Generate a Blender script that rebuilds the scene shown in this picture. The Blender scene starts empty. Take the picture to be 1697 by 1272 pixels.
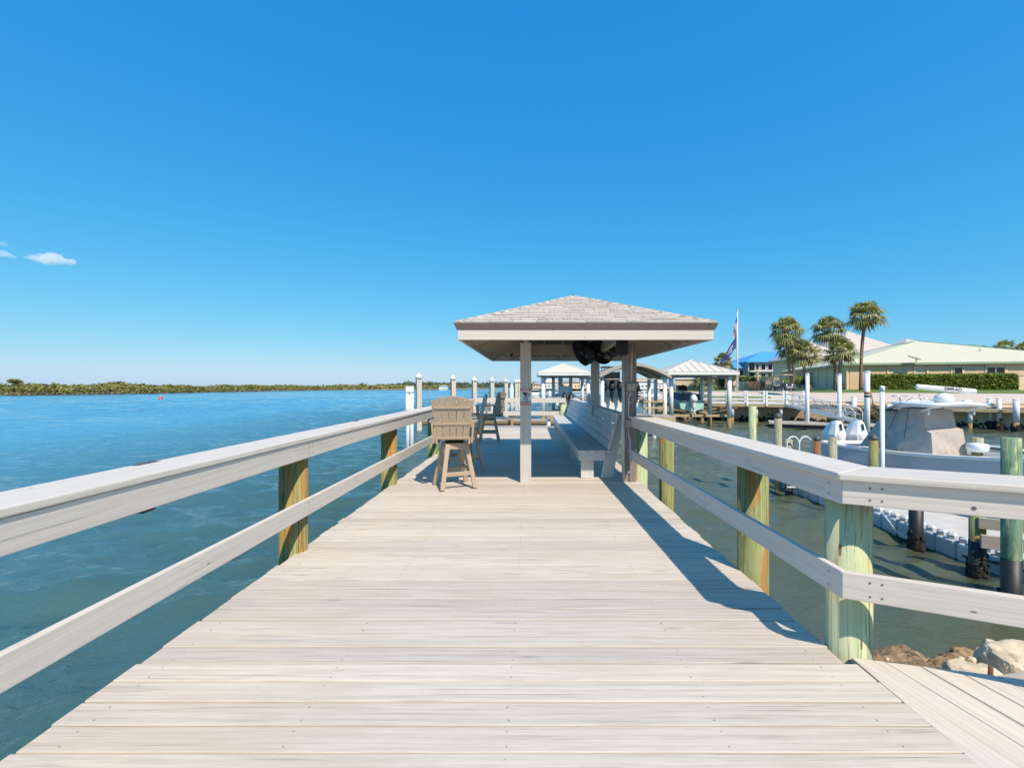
import bpy, bmesh, math, random
import numpy as np
from mathutils import Vector, Matrix
random.seed(7)
R = math.radians
V = Vector
scene = bpy.context.scene
col = scene.collection
H = 1.45            # eye above the boardwalk
W = -2.1            # water level, boardwalk surface is z = 0
F = 754.0

def at(px, py, Y):  # where a point of the place stands, measured once while surveying
    return V(((px-880)*Y/F, Y, H-(py-639)*Y/F))

# ------------------------------------------------------------------ objects
ORG = {}
def tag(o, label=None, cat=None, group=None, kind=None):
    if label: o['label'] = label
    if cat: o['category'] = cat
    if group: o['group'] = group
    if kind: o['kind'] = kind
    return o

def thing(name, label, cat, loc=(0,0,0), rotz=0.0, group=None, local=False):
    o = bpy.data.objects.new(name, None); col.objects.link(o)
    o.empty_display_size = 0.2
    o.location = loc; o.rotation_euler = (0,0,rotz)
    ORG[o.name] = V((0,0,0)) if local else V(loc)
    return tag(o, label, cat, group)

def copy_tree(o, parent=None):
    c = o.copy(); col.objects.link(c)
    if parent: c.parent = parent
    ORG[c.name] = ORG.get(o.name, V((0,0,0)))
    for ch in list(o.children): copy_tree(ch, c)
    return c

class MB:
    def __init__(s):
        s.v=[]; s.f=[]; s.g=[]; s.r=[]; s.sm=[]; s.cuts=[]
    def add(s, verts, faces, gcs=None, smooth=False, rnd=None):
        s.cuts.append((len(s.v),len(s.f))); b=len(s.v); rr=random.random() if rnd is None else rnd
        off=V((random.uniform(0,60),random.uniform(0,60),random.uniform(0,60)))
        s.v += [V(p) for p in verts]
        s.g += [V(p)+off for p in (gcs or verts)]
        s.r += [rr]*len(verts)
        for f in faces:
            s.f.append([i+b for i in f]); s.sm.append(smooth)
        return s
    def box(s, c, size, rot=None, rnd=None):
        c=V(c); hx,hy,hz=[d/2 for d in size]
        L=[V((x,y,z)) for x in(-hx,hx) for y in(-hy,hy) for z in(-hz,hz)]
        order=sorted(range(3), key=lambda i:-size[i])
        g=[V((p[order[0]],p[order[1]],p[order[2]])) for p in L]
        P=[c+((rot@p) if rot else p) for p in L]
        s.add(P,[(0,1,3,2),(4,6,7,5),(0,4,5,1),(2,3,7,6),(0,2,6,4),(1,5,7,3)],g,rnd=rnd)
        return s
    def beam(s, p0, p1, w, h, up=(0,0,1), rnd=None):
        p0=V(p0); p1=V(p1); d=(p1-p0); L=d.length; d.normalize()
        up=V(up); x=d.cross(up)
        if x.length<1e-4: x=d.cross(V((1,0,0)))
        x.normalize(); z=x.cross(d)
        m=Matrix((x,d,z)).transposed()
        return s.box((p0+p1)/2,(w,L,h),m,rnd)
    def cyl(s, p0, p1, r0, r1=None, n=14, cap=True, smooth=True, rnd=None):
        p0=V(p0); p1=V(p1); r1=r0 if r1 is None else r1
        d=p1-p0; L=d.length; d.normalize()
        a=d.orthogonal().normalized(); b=d.cross(a)
        P=[];G=[]
        for k,(p,r) in enumerate(((p0,r0),(p1,r1))):
            for i in range(n):
                t=2*math.pi*i/n
                P.append(p+a*(r*math.cos(t))+b*(r*math.sin(t)))
                G.append(V((k*L,.12*math.cos(t)*1.0,.12*math.sin(t))))
        fs=[(i,(i+1)%n,n+(i+1)%n,n+i) for i in range(n)]
        rr=random.random() if rnd is None else rnd
        off=V([random.uniform(0,60) for _ in range(3)])
        base=len(s.v); s.cuts.append((len(s.v),len(s.f)))
        s.v+=P; s.g+=[q+off for q in G]; s.r+=[rr]*len(P)
        for f in fs: s.f.append([i+base for i in f]); s.sm.append(smooth)
        if cap:
            s.f.append([base+i for i in range(n-1,-1,-1)]); s.sm.append(False)
            s.f.append([base+n+i for i in range(n)]); s.sm.append(False)
        return s
    def tube(s, pts, r, n=7, smooth=True, cap=True, radii=None):
        pts=[V(p) for p in pts]; rings=[]
        prev=None
        for i,p in enumerate(pts):
            d=(pts[min(i+1,len(pts)-1)]-pts[max(i-1,0)]).normalized()
            a=d.orthogonal().normalized() if prev is None else (prev-d*prev.dot(d)).normalized()
            prev=a; b=d.cross(a); rr=radii[i] if radii else r
            rings.append([p+a*(rr*math.cos(2*math.pi*k/n))+b*(rr*math.sin(2*math.pi*k/n)) for k in range(n)])
        return s.loft(rings,cap,smooth)
    def loft(s, rings, cap=True, smooth=True, closed=True, rnd=None):
        n=len(rings[0]); P=[p for r in rings for p in r]; fs=[]
        m=n if closed else n-1
        for i in range(len(rings)-1):
            for k in range(m):
                fs.append((i*n+k,i*n+(k+1)%n,(i+1)*n+(k+1)%n,(i+1)*n+k))
        s.add(P,fs,None,smooth,rnd)
        if cap:
            b=len(s.v)-len(P); q=len(rings)-1
            s.f.append([b+k for k in range(n-1,-1,-1)]); s.sm.append(False)
            s.f.append([b+q*n+k for k in range(n)]); s.sm.append(False)
        return s
    def lathe(s, prof, c=(0,0,0), n=20, smooth=True):
        c=V(c)
        rings=[[c+V((r*math.cos(2*math.pi*k/n),r*math.sin(2*math.pi*k/n),z)) for k in range(n)] for r,z in prof]
        return s.loft(rings,True,smooth)
    def prism(s, poly, o, ux, uy, t):
        o=V(o);ux=V(ux);uy=V(uy);nn=ux.cross(uy).normalized()*t; n=len(poly)
        P=[o+ux*a+uy*b for a,b in poly]; P+= [p+nn for p in P]
        fs=[list(range(n-1,-1,-1)),list(range(n,2*n))]+[(i,(i+1)%n,n+(i+1)%n,n+i) for i in range(n)]
        return s.add(P,fs,[V((b,a,0)) for a,b in poly]*2)
    def quad(s,a,b,c,d,rnd=None): return s.add([a,b,c,d],[(0,1,2,3)],rnd=rnd)
    def split(s, name, mat, parent=None, bevel=0, seg=2):
        out=[]; cuts=s.cuts+[(len(s.v),len(s.f))]
        for (v0,f0),(v1,f1) in zip(cuts[:-1],cuts[1:]):
            m=MB(); m.v=s.v[v0:v1]; m.g=s.g[v0:v1]; m.r=s.r[v0:v1]; m.f=[[i-v0 for i in f] for f in s.f[f0:f1]]; m.sm=s.sm[f0:f1]
            out.append(m.build(name,mat,parent,bevel,seg))
        return out
    def build(s, name, mat, parent=None, bevel=0, seg=2, loc=None):
        me=bpy.data.meshes.new(name)
        off=ORG.get(parent.name,V((0,0,0))) if parent else (V(loc) if loc else V((0,0,0)))
        me.from_pydata([p-off for p in s.v],[],s.f)
        a=me.attributes.new('gc','FLOAT_VECTOR','POINT')
        a.data.foreach_set('vector',[c for g in s.g for c in g])
        a=me.attributes.new('rnd','FLOAT','POINT'); a.data.foreach_set('value',s.r)
        me.polygons.foreach_set('use_smooth',s.sm)
        me.materials.append(mat); me.update()
        bm=bmesh.new(); bm.from_mesh(me); bmesh.ops.recalc_face_normals(bm,faces=bm.faces); bm.to_mesh(me); bm.free()
        o=bpy.data.objects.new(name,me); col.objects.link(o)
        if parent: o.parent=parent; ORG[o.name]=off
        elif loc: o.location=loc; ORG[o.name]=off
        if bevel:
            m=o.modifiers.new('edge','BEVEL'); m.width=bevel; m.segments=seg; m.limit_method='ANGLE'; m.angle_limit=R(40)
        return o

def rz(a): return Matrix.Rotation(a,3,'Z')
def rx(a): return Matrix.Rotation(a,3,'X')
def ry(a): return Matrix.Rotation(a,3,'Y')

# ------------------------------------------------------------------ materials
class NT:
    def __init__(s,name):
        s.m=bpy.data.materials.new(name); s.m.use_nodes=True
        s.n=s.m.node_tree.nodes; s.l=s.m.node_tree.links
        s.p=s.n['Principled BSDF']
    def new(s,t,**k):
        n=s.n.new(t)
        for a,b in k.items(): setattr(n,a,b)
        return n
    def link(s,a,b): s.l.new(a,b)
    def attr(s,nm): n=s.new('ShaderNodeAttribute'); n.attribute_name=nm; return n
    def coord(s,kind):
        if kind=='gc': return s.attr('gc').outputs['Vector']
        return s.new('ShaderNodeTexCoord').outputs[kind]
    def mapping(s,src,scale,loc=(0,0,0),rot=(0,0,0)):
        n=s.new('ShaderNodeMapping'); n.inputs['Scale'].default_value=scale; n.inputs['Location'].default_value=loc; n.inputs['Rotation'].default_value=rot
        s.link(src,n.inputs['Vector']); return n.outputs[0]
    def noise(s,vec,scale,detail=4,rough=.55,dist=0.0):
        n=s.new('ShaderNodeTexNoise'); n.inputs['Scale'].default_value=scale; n.inputs['Detail'].default_value=detail
        n.inputs['Roughness'].default_value=rough; n.inputs['Distortion'].default_value=dist
        if vec: s.link(vec,n.inputs['Vector'])
        return n.outputs['Fac']
    def ramp(s,fac,stops):
        n=s.new('ShaderNodeValToRGB'); e=n.color_ramp.elements
        while len(e)<len(stops): e.new(.5)
        for q,(p,c) in zip(e,stops):
            q.position=p; q.color=c if len(c)==4 else (*c,1)
        s.link(fac,n.inputs[0]); return n.outputs[0]
    def g(s,fac,a,b): return s.ramp(fac,[(a,(0,0,0)),(b,(1,1,1))])
    def mix(s,fac,a,b,mode='MIX'):
        n=s.new('ShaderNodeMix'); n.data_type='RGBA'; n.blend_type=mode
        for sock,val in ((n.inputs[0],fac),(n.inputs[6],a),(n.inputs[7],b)):
            if hasattr(val,'links'): s.link(val,sock)
            elif isinstance(val,(int,float)): sock.default_value=val if sock==n.inputs[0] else (val,val,val,1)
            else: sock.default_value=(*val,1) if len(val)==3 else val
        return n.outputs[2]
    def math(s,op,a,b=0):
        n=s.new('ShaderNodeMath'); n.operation=op
        for sock,val in ((n.inputs[0],a),(n.inputs[1],b)):
            if hasattr(val,'links'): s.link(val,sock)
            else: sock.default_value=val
        return n.outputs[0]
    def bump(s,h,strength=.3,dist=.01,normal=None):
        n=s.new('ShaderNodeBump'); n.inputs['Strength'].default_value=strength; n.inputs['Distance'].default_value=dist
        s.link(h,n.inputs['Height'])
        if normal: s.link(normal,n.inputs['Normal'])
        return n.outputs[0]
    def out(s,color,rough=.6,normal=None,metal=0,spec=.5):
        p=s.p
        if hasattr(color,'links'): s.link(color,p.inputs['Base Color'])
        else: p.inputs['Base Color'].default_value=(*color,1)
        if hasattr(rough,'links'): s.link(rough,p.inputs['Roughness'])
        else: p.inputs['Roughness'].default_value=rough
        p.inputs['Metallic'].default_value=metal; p.inputs['Specular IOR Level'].default_value=spec
        if normal: s.link(normal,p.inputs['Normal'])
        return s.m

def mat(name,c,rough=.5,var=.12,scale=6.0,metal=0,spec=.5,bump=0.0,coord='Object',vscale=(1,1,1)):
    t=NT(name); co=t.mapping(t.coord(coord),vscale)
    n=t.noise(co,scale,5,.6)
    lo=tuple(x*(1-var) for x in c); hi=tuple(min(1,x*(1+var)) for x in c)
    cc=t.ramp(n,[(.3,lo),(.7,hi)])
    rn=t.attr('rnd').outputs['Fac']
    cc=t.mix(1.0,cc,t.ramp(rn,[(0,(1-var*.6,)*3),(1,(1,1,1))]),'MULTIPLY')
    nb=t.bump(n,bump,.01) if bump else None
    return t.out(cc,rough,nb,metal,spec)

def mat_wood(name,light,dark,rough=.7,grain=.5,patch=None,pf=(.55,.8),bump=.35,rv=.16,dots=False,cracks=.5,knots=.6):
    t=NT(name); gc=t.coord('gc')
    warp=t.noise(t.mapping(gc,(1.3,9,9)),1.0,2)
    g1=t.noise(t.mapping(gc,(1.8,75,75)),1.0,5,.68,.5)
    g2=t.noise(t.mapping(gc,(.9,16,16)),1.0,4,.6,1.4)
    g3=t.noise(t.mapping(gc,(5,190,190)),1.0,4,.7,.2)
    wv=t.new('ShaderNodeTexWave'); wv.wave_type='BANDS'; wv.bands_direction='Y'; wv.inputs['Scale'].default_value=1.0
    wv.inputs['Distortion'].default_value=9.0; wv.inputs['Detail'].default_value=3.0; wv.inputs['Detail Scale'].default_value=.8; t.link(t.mapping(gc,(.55,7,7)),wv.inputs['Vector'])
    gg=t.math('ADD',t.math('MULTIPLY',g1,.46),t.math('ADD',t.math('MULTIPLY',g2,.14),t.math('ADD',t.math('MULTIPLY',g3,.34),t.math('MULTIPLY',wv.outputs['Fac'],.06))))
    c=t.ramp(gg,[(.5-grain*.24,dark),(.5+grain*.05,light),(.78,tuple(min(1,x*1.08) for x in light))])
    big=t.noise(t.mapping(gc,(.8,2.5,2.5)),1.4,5,.6)
    if patch: c=t.mix(t.g(big,pf[0],pf[1]),c,patch)
    # fine drying cracks that follow the grain
    ck=t.noise(t.mapping(gc,(1.1,110,110)),1.0,2,.5,.3)
    ckm=t.math('MULTIPLY',t.g(ck,.63,.67),t.g(warp,.48,.58))
    c=t.mix(t.math('MULTIPLY',ckm,cracks),c,tuple(x*.45 for x in dark))
    if dots:
        v=t.new('ShaderNodeTexVoronoi'); v.inputs['Scale'].default_value=1.0
        t.link(t.mapping(gc,(3.2,9,9)),v.inputs['Vector'])
        c=t.mix(t.math('MULTIPLY',t.math('LESS_THAN',v.outputs['Distance'],.045),.7),c,(.10,.075,.06))
    # knots and scuffs
    kv=t.new('ShaderNodeTexVoronoi'); kv.inputs['Scale'].default_value=1.0; kv.inputs['Randomness'].default_value=1.0; t.link(t.mapping(gc,(1.5,7,7),(3,1,8)),kv.inputs['Vector'])
    c=t.mix(t.math('MULTIPLY',t.ramp(kv.outputs['Distance'],[(.03,(1,1,1)),(.10,(.25,.25,.25)),(.16,(0,0,0))]),.55*knots),c,tuple(x*.62 for x in dark))
    rn=t.attr('rnd').outputs['Fac']
    c=t.mix(1.0,c,t.ramp(rn,[(0,(1-rv,1-rv,1-rv*.9)),(.6,(1-rv*.3,)*3),(1,(1,1,1))]),'MULTIPLY')
    hb=t.math('SUBTRACT',gg,t.math('MULTIPLY',ckm,.6))
    return t.out(c,rough,t.bump(hb,bump,.004),0,.18)

def mat_pile(name,a,b,c3,rust=.5,rough=.75):
    t=NT(name); gc=t.coord('gc')
    g1=t.noise(t.mapping(gc,(2.0,60,60)),1.0,5,.6,.6)
    g2=t.noise(t.mapping(gc,(1.1,9,9)),1.0,4,.6,1.0)
    g3=t.noise(t.mapping(gc,(1.6,7,7),(13,5,2)),1.0,4,.6,.5)
    base=t.mix(t.g(g2,.35,.65),a,b)
    base=t.mix(t.g(g3,.62-rust*.25,.74-rust*.2),base,c3)
    base=t.mix(t.math('MULTIPLY',t.g(g1,.56,.36),.6),base,tuple(x*.42 for x in b))
    v=t.new('ShaderNodeTexVoronoi'); t.link(t.mapping(gc,(2.4,10,10)),v.inputs['Vector']); v.inputs['Scale'].default_value=1
    base=t.mix(t.math('MULTIPLY',t.math('LESS_THAN',v.outputs['Distance'],.10),.75),base,(.09,.045,.02))
    ck=t.noise(t.mapping(gc,(.7,45,45),(3,8,1)),1.0,2,.5,.3)
    base=t.mix(t.math('MULTIPLY',t.g(ck,.66,.71),.7),base,(.07,.06,.04))
    return t.out(base,rough,t.bump(g1,.4,.004),0,.25)

def mat_leaf(name,c1,c2,rough=.55):
    t=NT(name); rn=t.attr('rnd').outputs['Fac']
    c=t.ramp(rn,[(0,c1),(1,c2)])
    t.link(c,t.p.inputs['Base Color']); t.p.inputs['Roughness'].default_value=rough; t.p.inputs['Specular IOR Level'].default_value=.35
    tr=t.new('ShaderNodeBsdfTranslucent'); t.link(c,tr.inputs['Color'])
    ms=t.new('ShaderNodeMixShader'); ms.inputs[0].default_value=.25
    o=t.n['Material Output']
    t.link(t.p.outputs[0],ms.inputs[1]); t.link(tr.outputs[0],ms.inputs[2]); t.link(ms.outputs[0],o.inputs[0])
    return t.m

DECK = mat_wood('deck_wood',(.65,.575,.49),(.47,.40,.325),.72,.62,(.56,.475,.385),(.48,.76),.6,.20,False,.5,.9)
WALK = mat_wood('walkway_wood',(.69,.605,.51),(.56,.48,.40),.7,.5,(.62,.57,.53),(.5,.8),.4,.08,False,.3)
RAIL = mat_wood('painted_rail_wood',(.64,.585,.525),(.565,.515,.455),.75,.42,(.59,.54,.485),(.55,.8),.35,.07,True,.45)
POSTP= mat_wood('painted_post_wood',(.60,.565,.52),(.49,.455,.41),.6,.4,None,(.5,.8),.3,.06)
BENCH= mat_wood('painted_bench_wood',(.62,.60,.575),(.52,.50,.475),.6,.4,None,(.5,.8),.3,.08)
SHEATH=mat_wood('bare_plywood',(.29,.175,.08),(.17,.095,.04),.75,.6,(.20,.10,.04),(.60,.72),.3,.12)
RAFT = mat_wood('painted_rafter_wood',(.52,.44,.33),(.40,.33,.24),.7,.5,None,(.5,.8),.3,.1)
DARKPOST=mat_wood('weathered_brown_post',(.34,.26,.21),(.16,.115,.09),.75,.7,(.42,.35,.30),(.55,.72),.5,.1)
DOCKW= mat_wood('grey_dock_wood',(.46,.42,.37),(.30,.26,.22),.8,.6,(.4,.3,.18),(.6,.8),.4,.2)
YELW = mat_wood('new_yellow_timber',(.52,.42,.25),(.36,.27,.14),.75,.6,None,(.5,.8),.4,.2)
PGREEN=mat_pile('green_treated_pile',(.54,.56,.35),(.42,.50,.29),(.50,.42,.22),.3)
PMIX = mat_pile('rust_stained_pile',(.31,.33,.15),(.21,.25,.10),(.36,.18,.05),.5)
PLEFT= mat_pile('amber_treated_pile',(.34,.31,.12),(.20,.22,.075),(.38,.19,.05),.75)
PPALE= mat_pile('pale_grey_pile',(.42,.42,.33),(.34,.34,.24),(.36,.28,.16),.4)
PTEAL= mat_pile('teal_green_pile',(.20,.31,.20),(.12,.23,.15),(.44,.48,.27),.5)
CONCP= mat('concrete_pile',(.62,.56,.47),.8,.12,5,bump=.2)
WHITEP=mat('white_plastic_sleeve',(.80,.81,.82),.4,.06,3)
WHITE= mat('white_paint',(.80,.80,.79),.45,.06,3)
CAPB = mat('black_pile_cap',(.10,.095,.095),.55,.15)
WRAP = mat('black_pile_wrap',(.018,.019,.022),.5,.3,8,bump=.3)
ALU  = mat('aluminium',(.62,.63,.64),.35,.08,8,metal=.7)
STEEL= mat('stainless_tube',(.65,.66,.68),.25,.05,8,metal=.9)
RUSTY= mat('rusty_iron',(.20,.085,.04),.85,.4,20,bump=.4)
BLACK= mat('black_plastic',(.016,.016,.018),.45,.2)
GALV = mat('grey_conduit',(.52,.52,.52),.45,.08)
EBOX = mat('beige_electrical_box',(.40,.38,.30),.55,.12,10)
TAN  = mat('tan_poly_lumber',(.42,.315,.225),.55,.08,30,bump=.15,coord='gc',vscale=(.15,1,1))
TRIM = mat('brown_drip_edge',(.20,.145,.13),.5,.08)
SHING=mat('roof_shingle',(.56,.50,.44),.9,.30,60,bump=.6)
DARKSH=mat('dark_ridge_shingle',(.10,.09,.085),.9,.2)
CONC = mat('seawall_concrete',(.52,.40,.27),.85,.16,1.5,bump=.2)
STUC = mat('cream_stucco',(.88,.66,.45),.85,.06,2)
STUCD= mat('beige_stucco_panel',(.80,.57,.36),.85,.06,2)
TANW = mat('tan_block_wall',(.62,.50,.37),.85,.1,2)
DARKG= mat('dark_window_glass',(.012,.016,.02),.08,.2,2)
LILAC= mat('lilac_shutter',(.30,.27,.62),.5,.06)
BRNW = mat('brown_wicker',(.14,.08,.05),.7,.3,30)
HULLB= mat('pale_blue_gelcoat',(.31,.42,.53),.18,.03,1)
GELW = mat('white_gelcoat',(.80,.80,.79),.2,.03,1)
TEALH= mat('seafoam_gelcoat',(.40,.62,.60),.2,.03,1)
CANV = mat('taupe_canvas_cover',(.50,.43,.385),.9,.08,5,bump=.25)
CUBE = mat('grey_float_cube',(.56,.57,.58),.6,.15,3,bump=.2)
FLOATT=mat('float_dock_top',(.60,.57,.53),.75,.12,3,bump=.2)
MUSS = mat('oyster_crust',(.035,.032,.026),.95,.6,14,bump=1.0)
ALGAE= mat('tidal_stain',(.36,.22,.10),.8,.3,7,bump=.3)
SCREW= mat('weathered_screw',(.27,.23,.19),.6,.2)
PLATE= mat('dull_dark_metal',(.10,.10,.105),.5,.2)
WARMW= mat('bounce_warmed_stucco',(.90,.58,.39),.85,.06,2)  # pinker cream, with warm bounce light on shaded walls put into the colour
BLUER= mat('blue_metal_roof',(.09,.34,.72),.45,.06,2)
PINKR= None
SIGNW= mat('sign_white',(.62,.64,.68),.5,.03)
SIGNR= mat('sign_red',(.55,.13,.12),.5,.05)
INK  = mat('sign_black_ink',(.012,.014,.02),.6,.05)
SIGNT= mat('sign_text_white',(.75,.75,.75),.6,.02)
REDB = mat('red_buoy_paint',(.70,.06,.05),.4,.08)
NAVY = mat('navy_flag_cloth',(.03,.06,.22),.8,.1,5)
FLAGR= mat('flag_red_cloth',(.50,.04,.05),.8,.08,5)
FLAGW= mat('flag_white_cloth',(.75,.74,.74),.8,.05,5)
TRUNK= mat('palm_trunk_bark',(.27,.20,.145),.9,.3,5,bump=.8,coord='gc',vscale=(1,1,4))
PALML= mat_leaf('palm_fronds',(.10,.13,.035),(.50,.48,.19))
DEADL= mat_leaf('dry_palm_fronds',(.16,.11,.05),(.30,.22,.11))
HEDGE= mat_leaf('hedge_leaves',(.05,.10,.012),(.27,.33,.05))
BUSH = mat_leaf('bush_leaves',(.08,.13,.025),(.30,.31,.08))
MANG = mat_leaf('mangrove_leaves',(.11,.125,.03),(.37,.34,.11))
MANGB= mat_leaf('mangrove_roots',(.30,.23,.16),(.56,.46,.35))
FART = mat_leaf('far_tree_leaves',(.075,.10,.06),(.15,.17,.10))
SAND = mat('pale_sand',(.62,.56,.46),.95,.1,.2)
PINKG= mat('pink_pavement',(.62,.51,.43),.9,.08,.6)
GRASS= mat('lawn_grass',(.13,.20,.035),.95,.3,3,bump=.5)
ROCKB= mat('brown_coquina_rock',(.30,.20,.11),.95,.70,16,bump=2.5)
ROCKP= mat('pale_limestone',(.72,.58,.40),.9,.30,9,bump=1.6)

def seam_roof(name,c,dark,axis_scale):
    t=NT(name); w=t.new('ShaderNodeTexWave'); w.wave_type='BANDS'; w.bands_direction='X'
    w.inputs['Scale'].default_value=axis_scale; t.link(t.coord('gc'),w.inputs['Vector'])
    m=t.g(w.outputs['Fac'],.86,.93)
    cc=t.mix(m,c,dark)
    return t.out(cc,.45,t.bump(m,.5,.03))
PINKR=seam_roof('pink_metal_roof',(.64,.55,.46),(.40,.33,.27),.5)
CREAMR=mat('cream_metal_roof',(.66,.60,.50),.5,.05,2)
def tile_roof(name,c1,c2,mort):
    t=NT(name); b=t.new('ShaderNodeTexBrick'); b.inputs['Scale'].default_value=1.0
    b.inputs['Brick Width'].default_value=.42; b.inputs['Row Height'].default_value=.36; b.inputs['Mortar Size'].default_value=.02
    b.inputs['Color1'].default_value=(*c1,1); b.inputs['Color2'].default_value=(*c2,1); b.inputs['Mortar'].default_value=(*mort,1)
    t.link(t.coord('gc'),b.inputs['Vector'])
    n=t.noise(t.coord('gc'),1.2,4)
    c=t.mix(t.math('MULTIPLY',t.g(n,.45,.8),.35),b.outputs['Color'],(.62,.58,.46))
    return t.out(c,.7,t.bump(b.outputs['Fac'],-.5,.03))
GREENR=tile_roof('pale_green_tile_roof',(.66,.62,.47),(.62,.585,.44),(.53,.51,.37))

def water_mat():
    t=NT('harbour_water')
    oc=t.coord('Object')
    sep=t.new('ShaderNodeSeparateXYZ'); t.link(oc,sep.inputs[0])
    wob=t.noise(t.mapping(oc,(.05,.05,.05)),1.0,3)
    x=t.math('ADD',sep.outputs[0],t.math('MULTIPLY',wob,6))
    inner=t.g(t.math('MULTIPLY',x,.1),.25,.75)
    cloudy=t.noise(t.mapping(oc,(.03,.09,1)),1.0,4,.6)
    open_c=t.mix(t.g(cloudy,.3,.7),(.042,.088,.078),(.054,.116,.112))
    har_c=t.mix(t.g(cloudy,.3,.7),(.066,.082,.048),(.086,.102,.060))
    skyref=t.g(t.math('MULTIPLY',x,-.01),.03,.33)
    open_c=t.mix(skyref,open_c,(.085,.29,.43))  # bluer base toward the left: sky reflection mixed into the water colour
    c=t.mix(inner,open_c,har_c)
    b1=t.noise(t.mapping(oc,(.42,.75,1),(0,0,0),(0,0,R(18))),1.0,3,.5,.4)
    b2=t.noise(t.mapping(oc,(1.5,3.1,1),(4,1,0),(0,0,R(12))),1.0,4,.55,.5)
    b3=t.noise(t.mapping(oc,(6.5,10,1),(2,7,0),(0,0,R(-15))),1.0,4,.6,.3)
    h=t.math('ADD',t.math('MULTIPLY',b1,.35),t.math('ADD',t.math('MULTIPLY',b2,.45),t.math('MULTIPLY',b3,.22)))
    gust=t.noise(t.mapping(oc,(.02,.11,1),(9,2,0)),1.0,3,.6)
    amp=t.math('MULTIPLY',t.math('SUBTRACT',1.15,t.math('MULTIPLY',inner,.45)),t.math('ADD',.55,t.math('MULTIPLY',gust,.9)))
    h=t.math('MULTIPLY',h,amp)
    m=t.out(c,.06,t.bump(h,1.0,.15))
    t.p.inputs['IOR'].default_value=1.36
    return m
WATER=water_mat()

# ------------------------------------------------------------------ camera, sky, sun
cam=bpy.data.cameras.new('camera'); co=bpy.data.objects.new('camera',cam); col.objects.link(co)
co.location=(0,0,H); co.rotation_euler=(R(90),0,0)
cam.sensor_width=36; cam.lens=F/1697*36; cam.shift_x=-31.5/1697; cam.shift_y=3.0/1697
cam.clip_start=.05; cam.clip_end=30000
scene.camera=co

SUN=V((.40,-.74,1.0)).normalized()
elev=math.asin(SUN.z); azim=math.atan2(SUN.x,SUN.y)
w=bpy.data.worlds.new('World'); scene.world=w; w.use_nodes=True
nt=w.node_tree; bg=nt.nodes['Background']
sky=nt.nodes.new('ShaderNodeTexSky'); sky.sky_type='NISHITA'; sky.sun_disc=False
sky.sun_elevation=elev; sky.sun_rotation=azim; sky.altitude=0; sky.air_density=1.0; sky.dust_density=.35; sky.ozone_density=3.0
# clear polarised-looking blue: per channel response of the same physical sky
sep=nt.nodes.new('ShaderNodeSeparateColor'); cmb=nt.nodes.new('ShaderNodeCombineColor'); nt.links.new(sky.outputs[0],sep.inputs[0])
for i,(pw,mul) in enumerate(((1.43,.40),(.58,.405),(.24,.468))):
    m0=nt.nodes.new('ShaderNodeMath'); m0.operation='MULTIPLY'; m0.inputs[1].default_value=.1
    m1=nt.nodes.new('ShaderNodeMath'); m1.operation='POWER'; m1.inputs[1].default_value=pw
    m2=nt.nodes.new('ShaderNodeMath'); m2.operation='MULTIPLY'; m2.inputs[1].default_value=mul*10
    nt.links.new(sep.outputs[i],m0.inputs[0]); nt.links.new(m0.outputs[0],m1.inputs[0]); nt.links.new(m1.outputs[0],m2.inputs[0]); nt.links.new(m2.outputs[0],cmb.inputs[i])
nt.links.new(cmb.outputs[0],bg.inputs['Color'])
bg.inputs['Strength'].default_value=.1
sl=bpy.data.lights.new('sun','SUN'); sl.energy=2.5; sl.angle=R(.53); sl.color=(1,.87,.70)
so=bpy.data.objects.new('sun',sl); col.objects.link(so); so.rotation_euler=(-SUN).to_track_quat('-Z','Y').to_euler()
vs=scene.view_settings; vs.view_transform='Standard'; vs.look='None'; vs.gamma=1; vs.exposure=1.1; vs.use_curve_mapping=False
scene.cycles.max_bounces=8; scene.cycles.volume_bounces=14; scene.cycles.diffuse_bounces=3; scene.cycles.transparent_max_bounces=16

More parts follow.
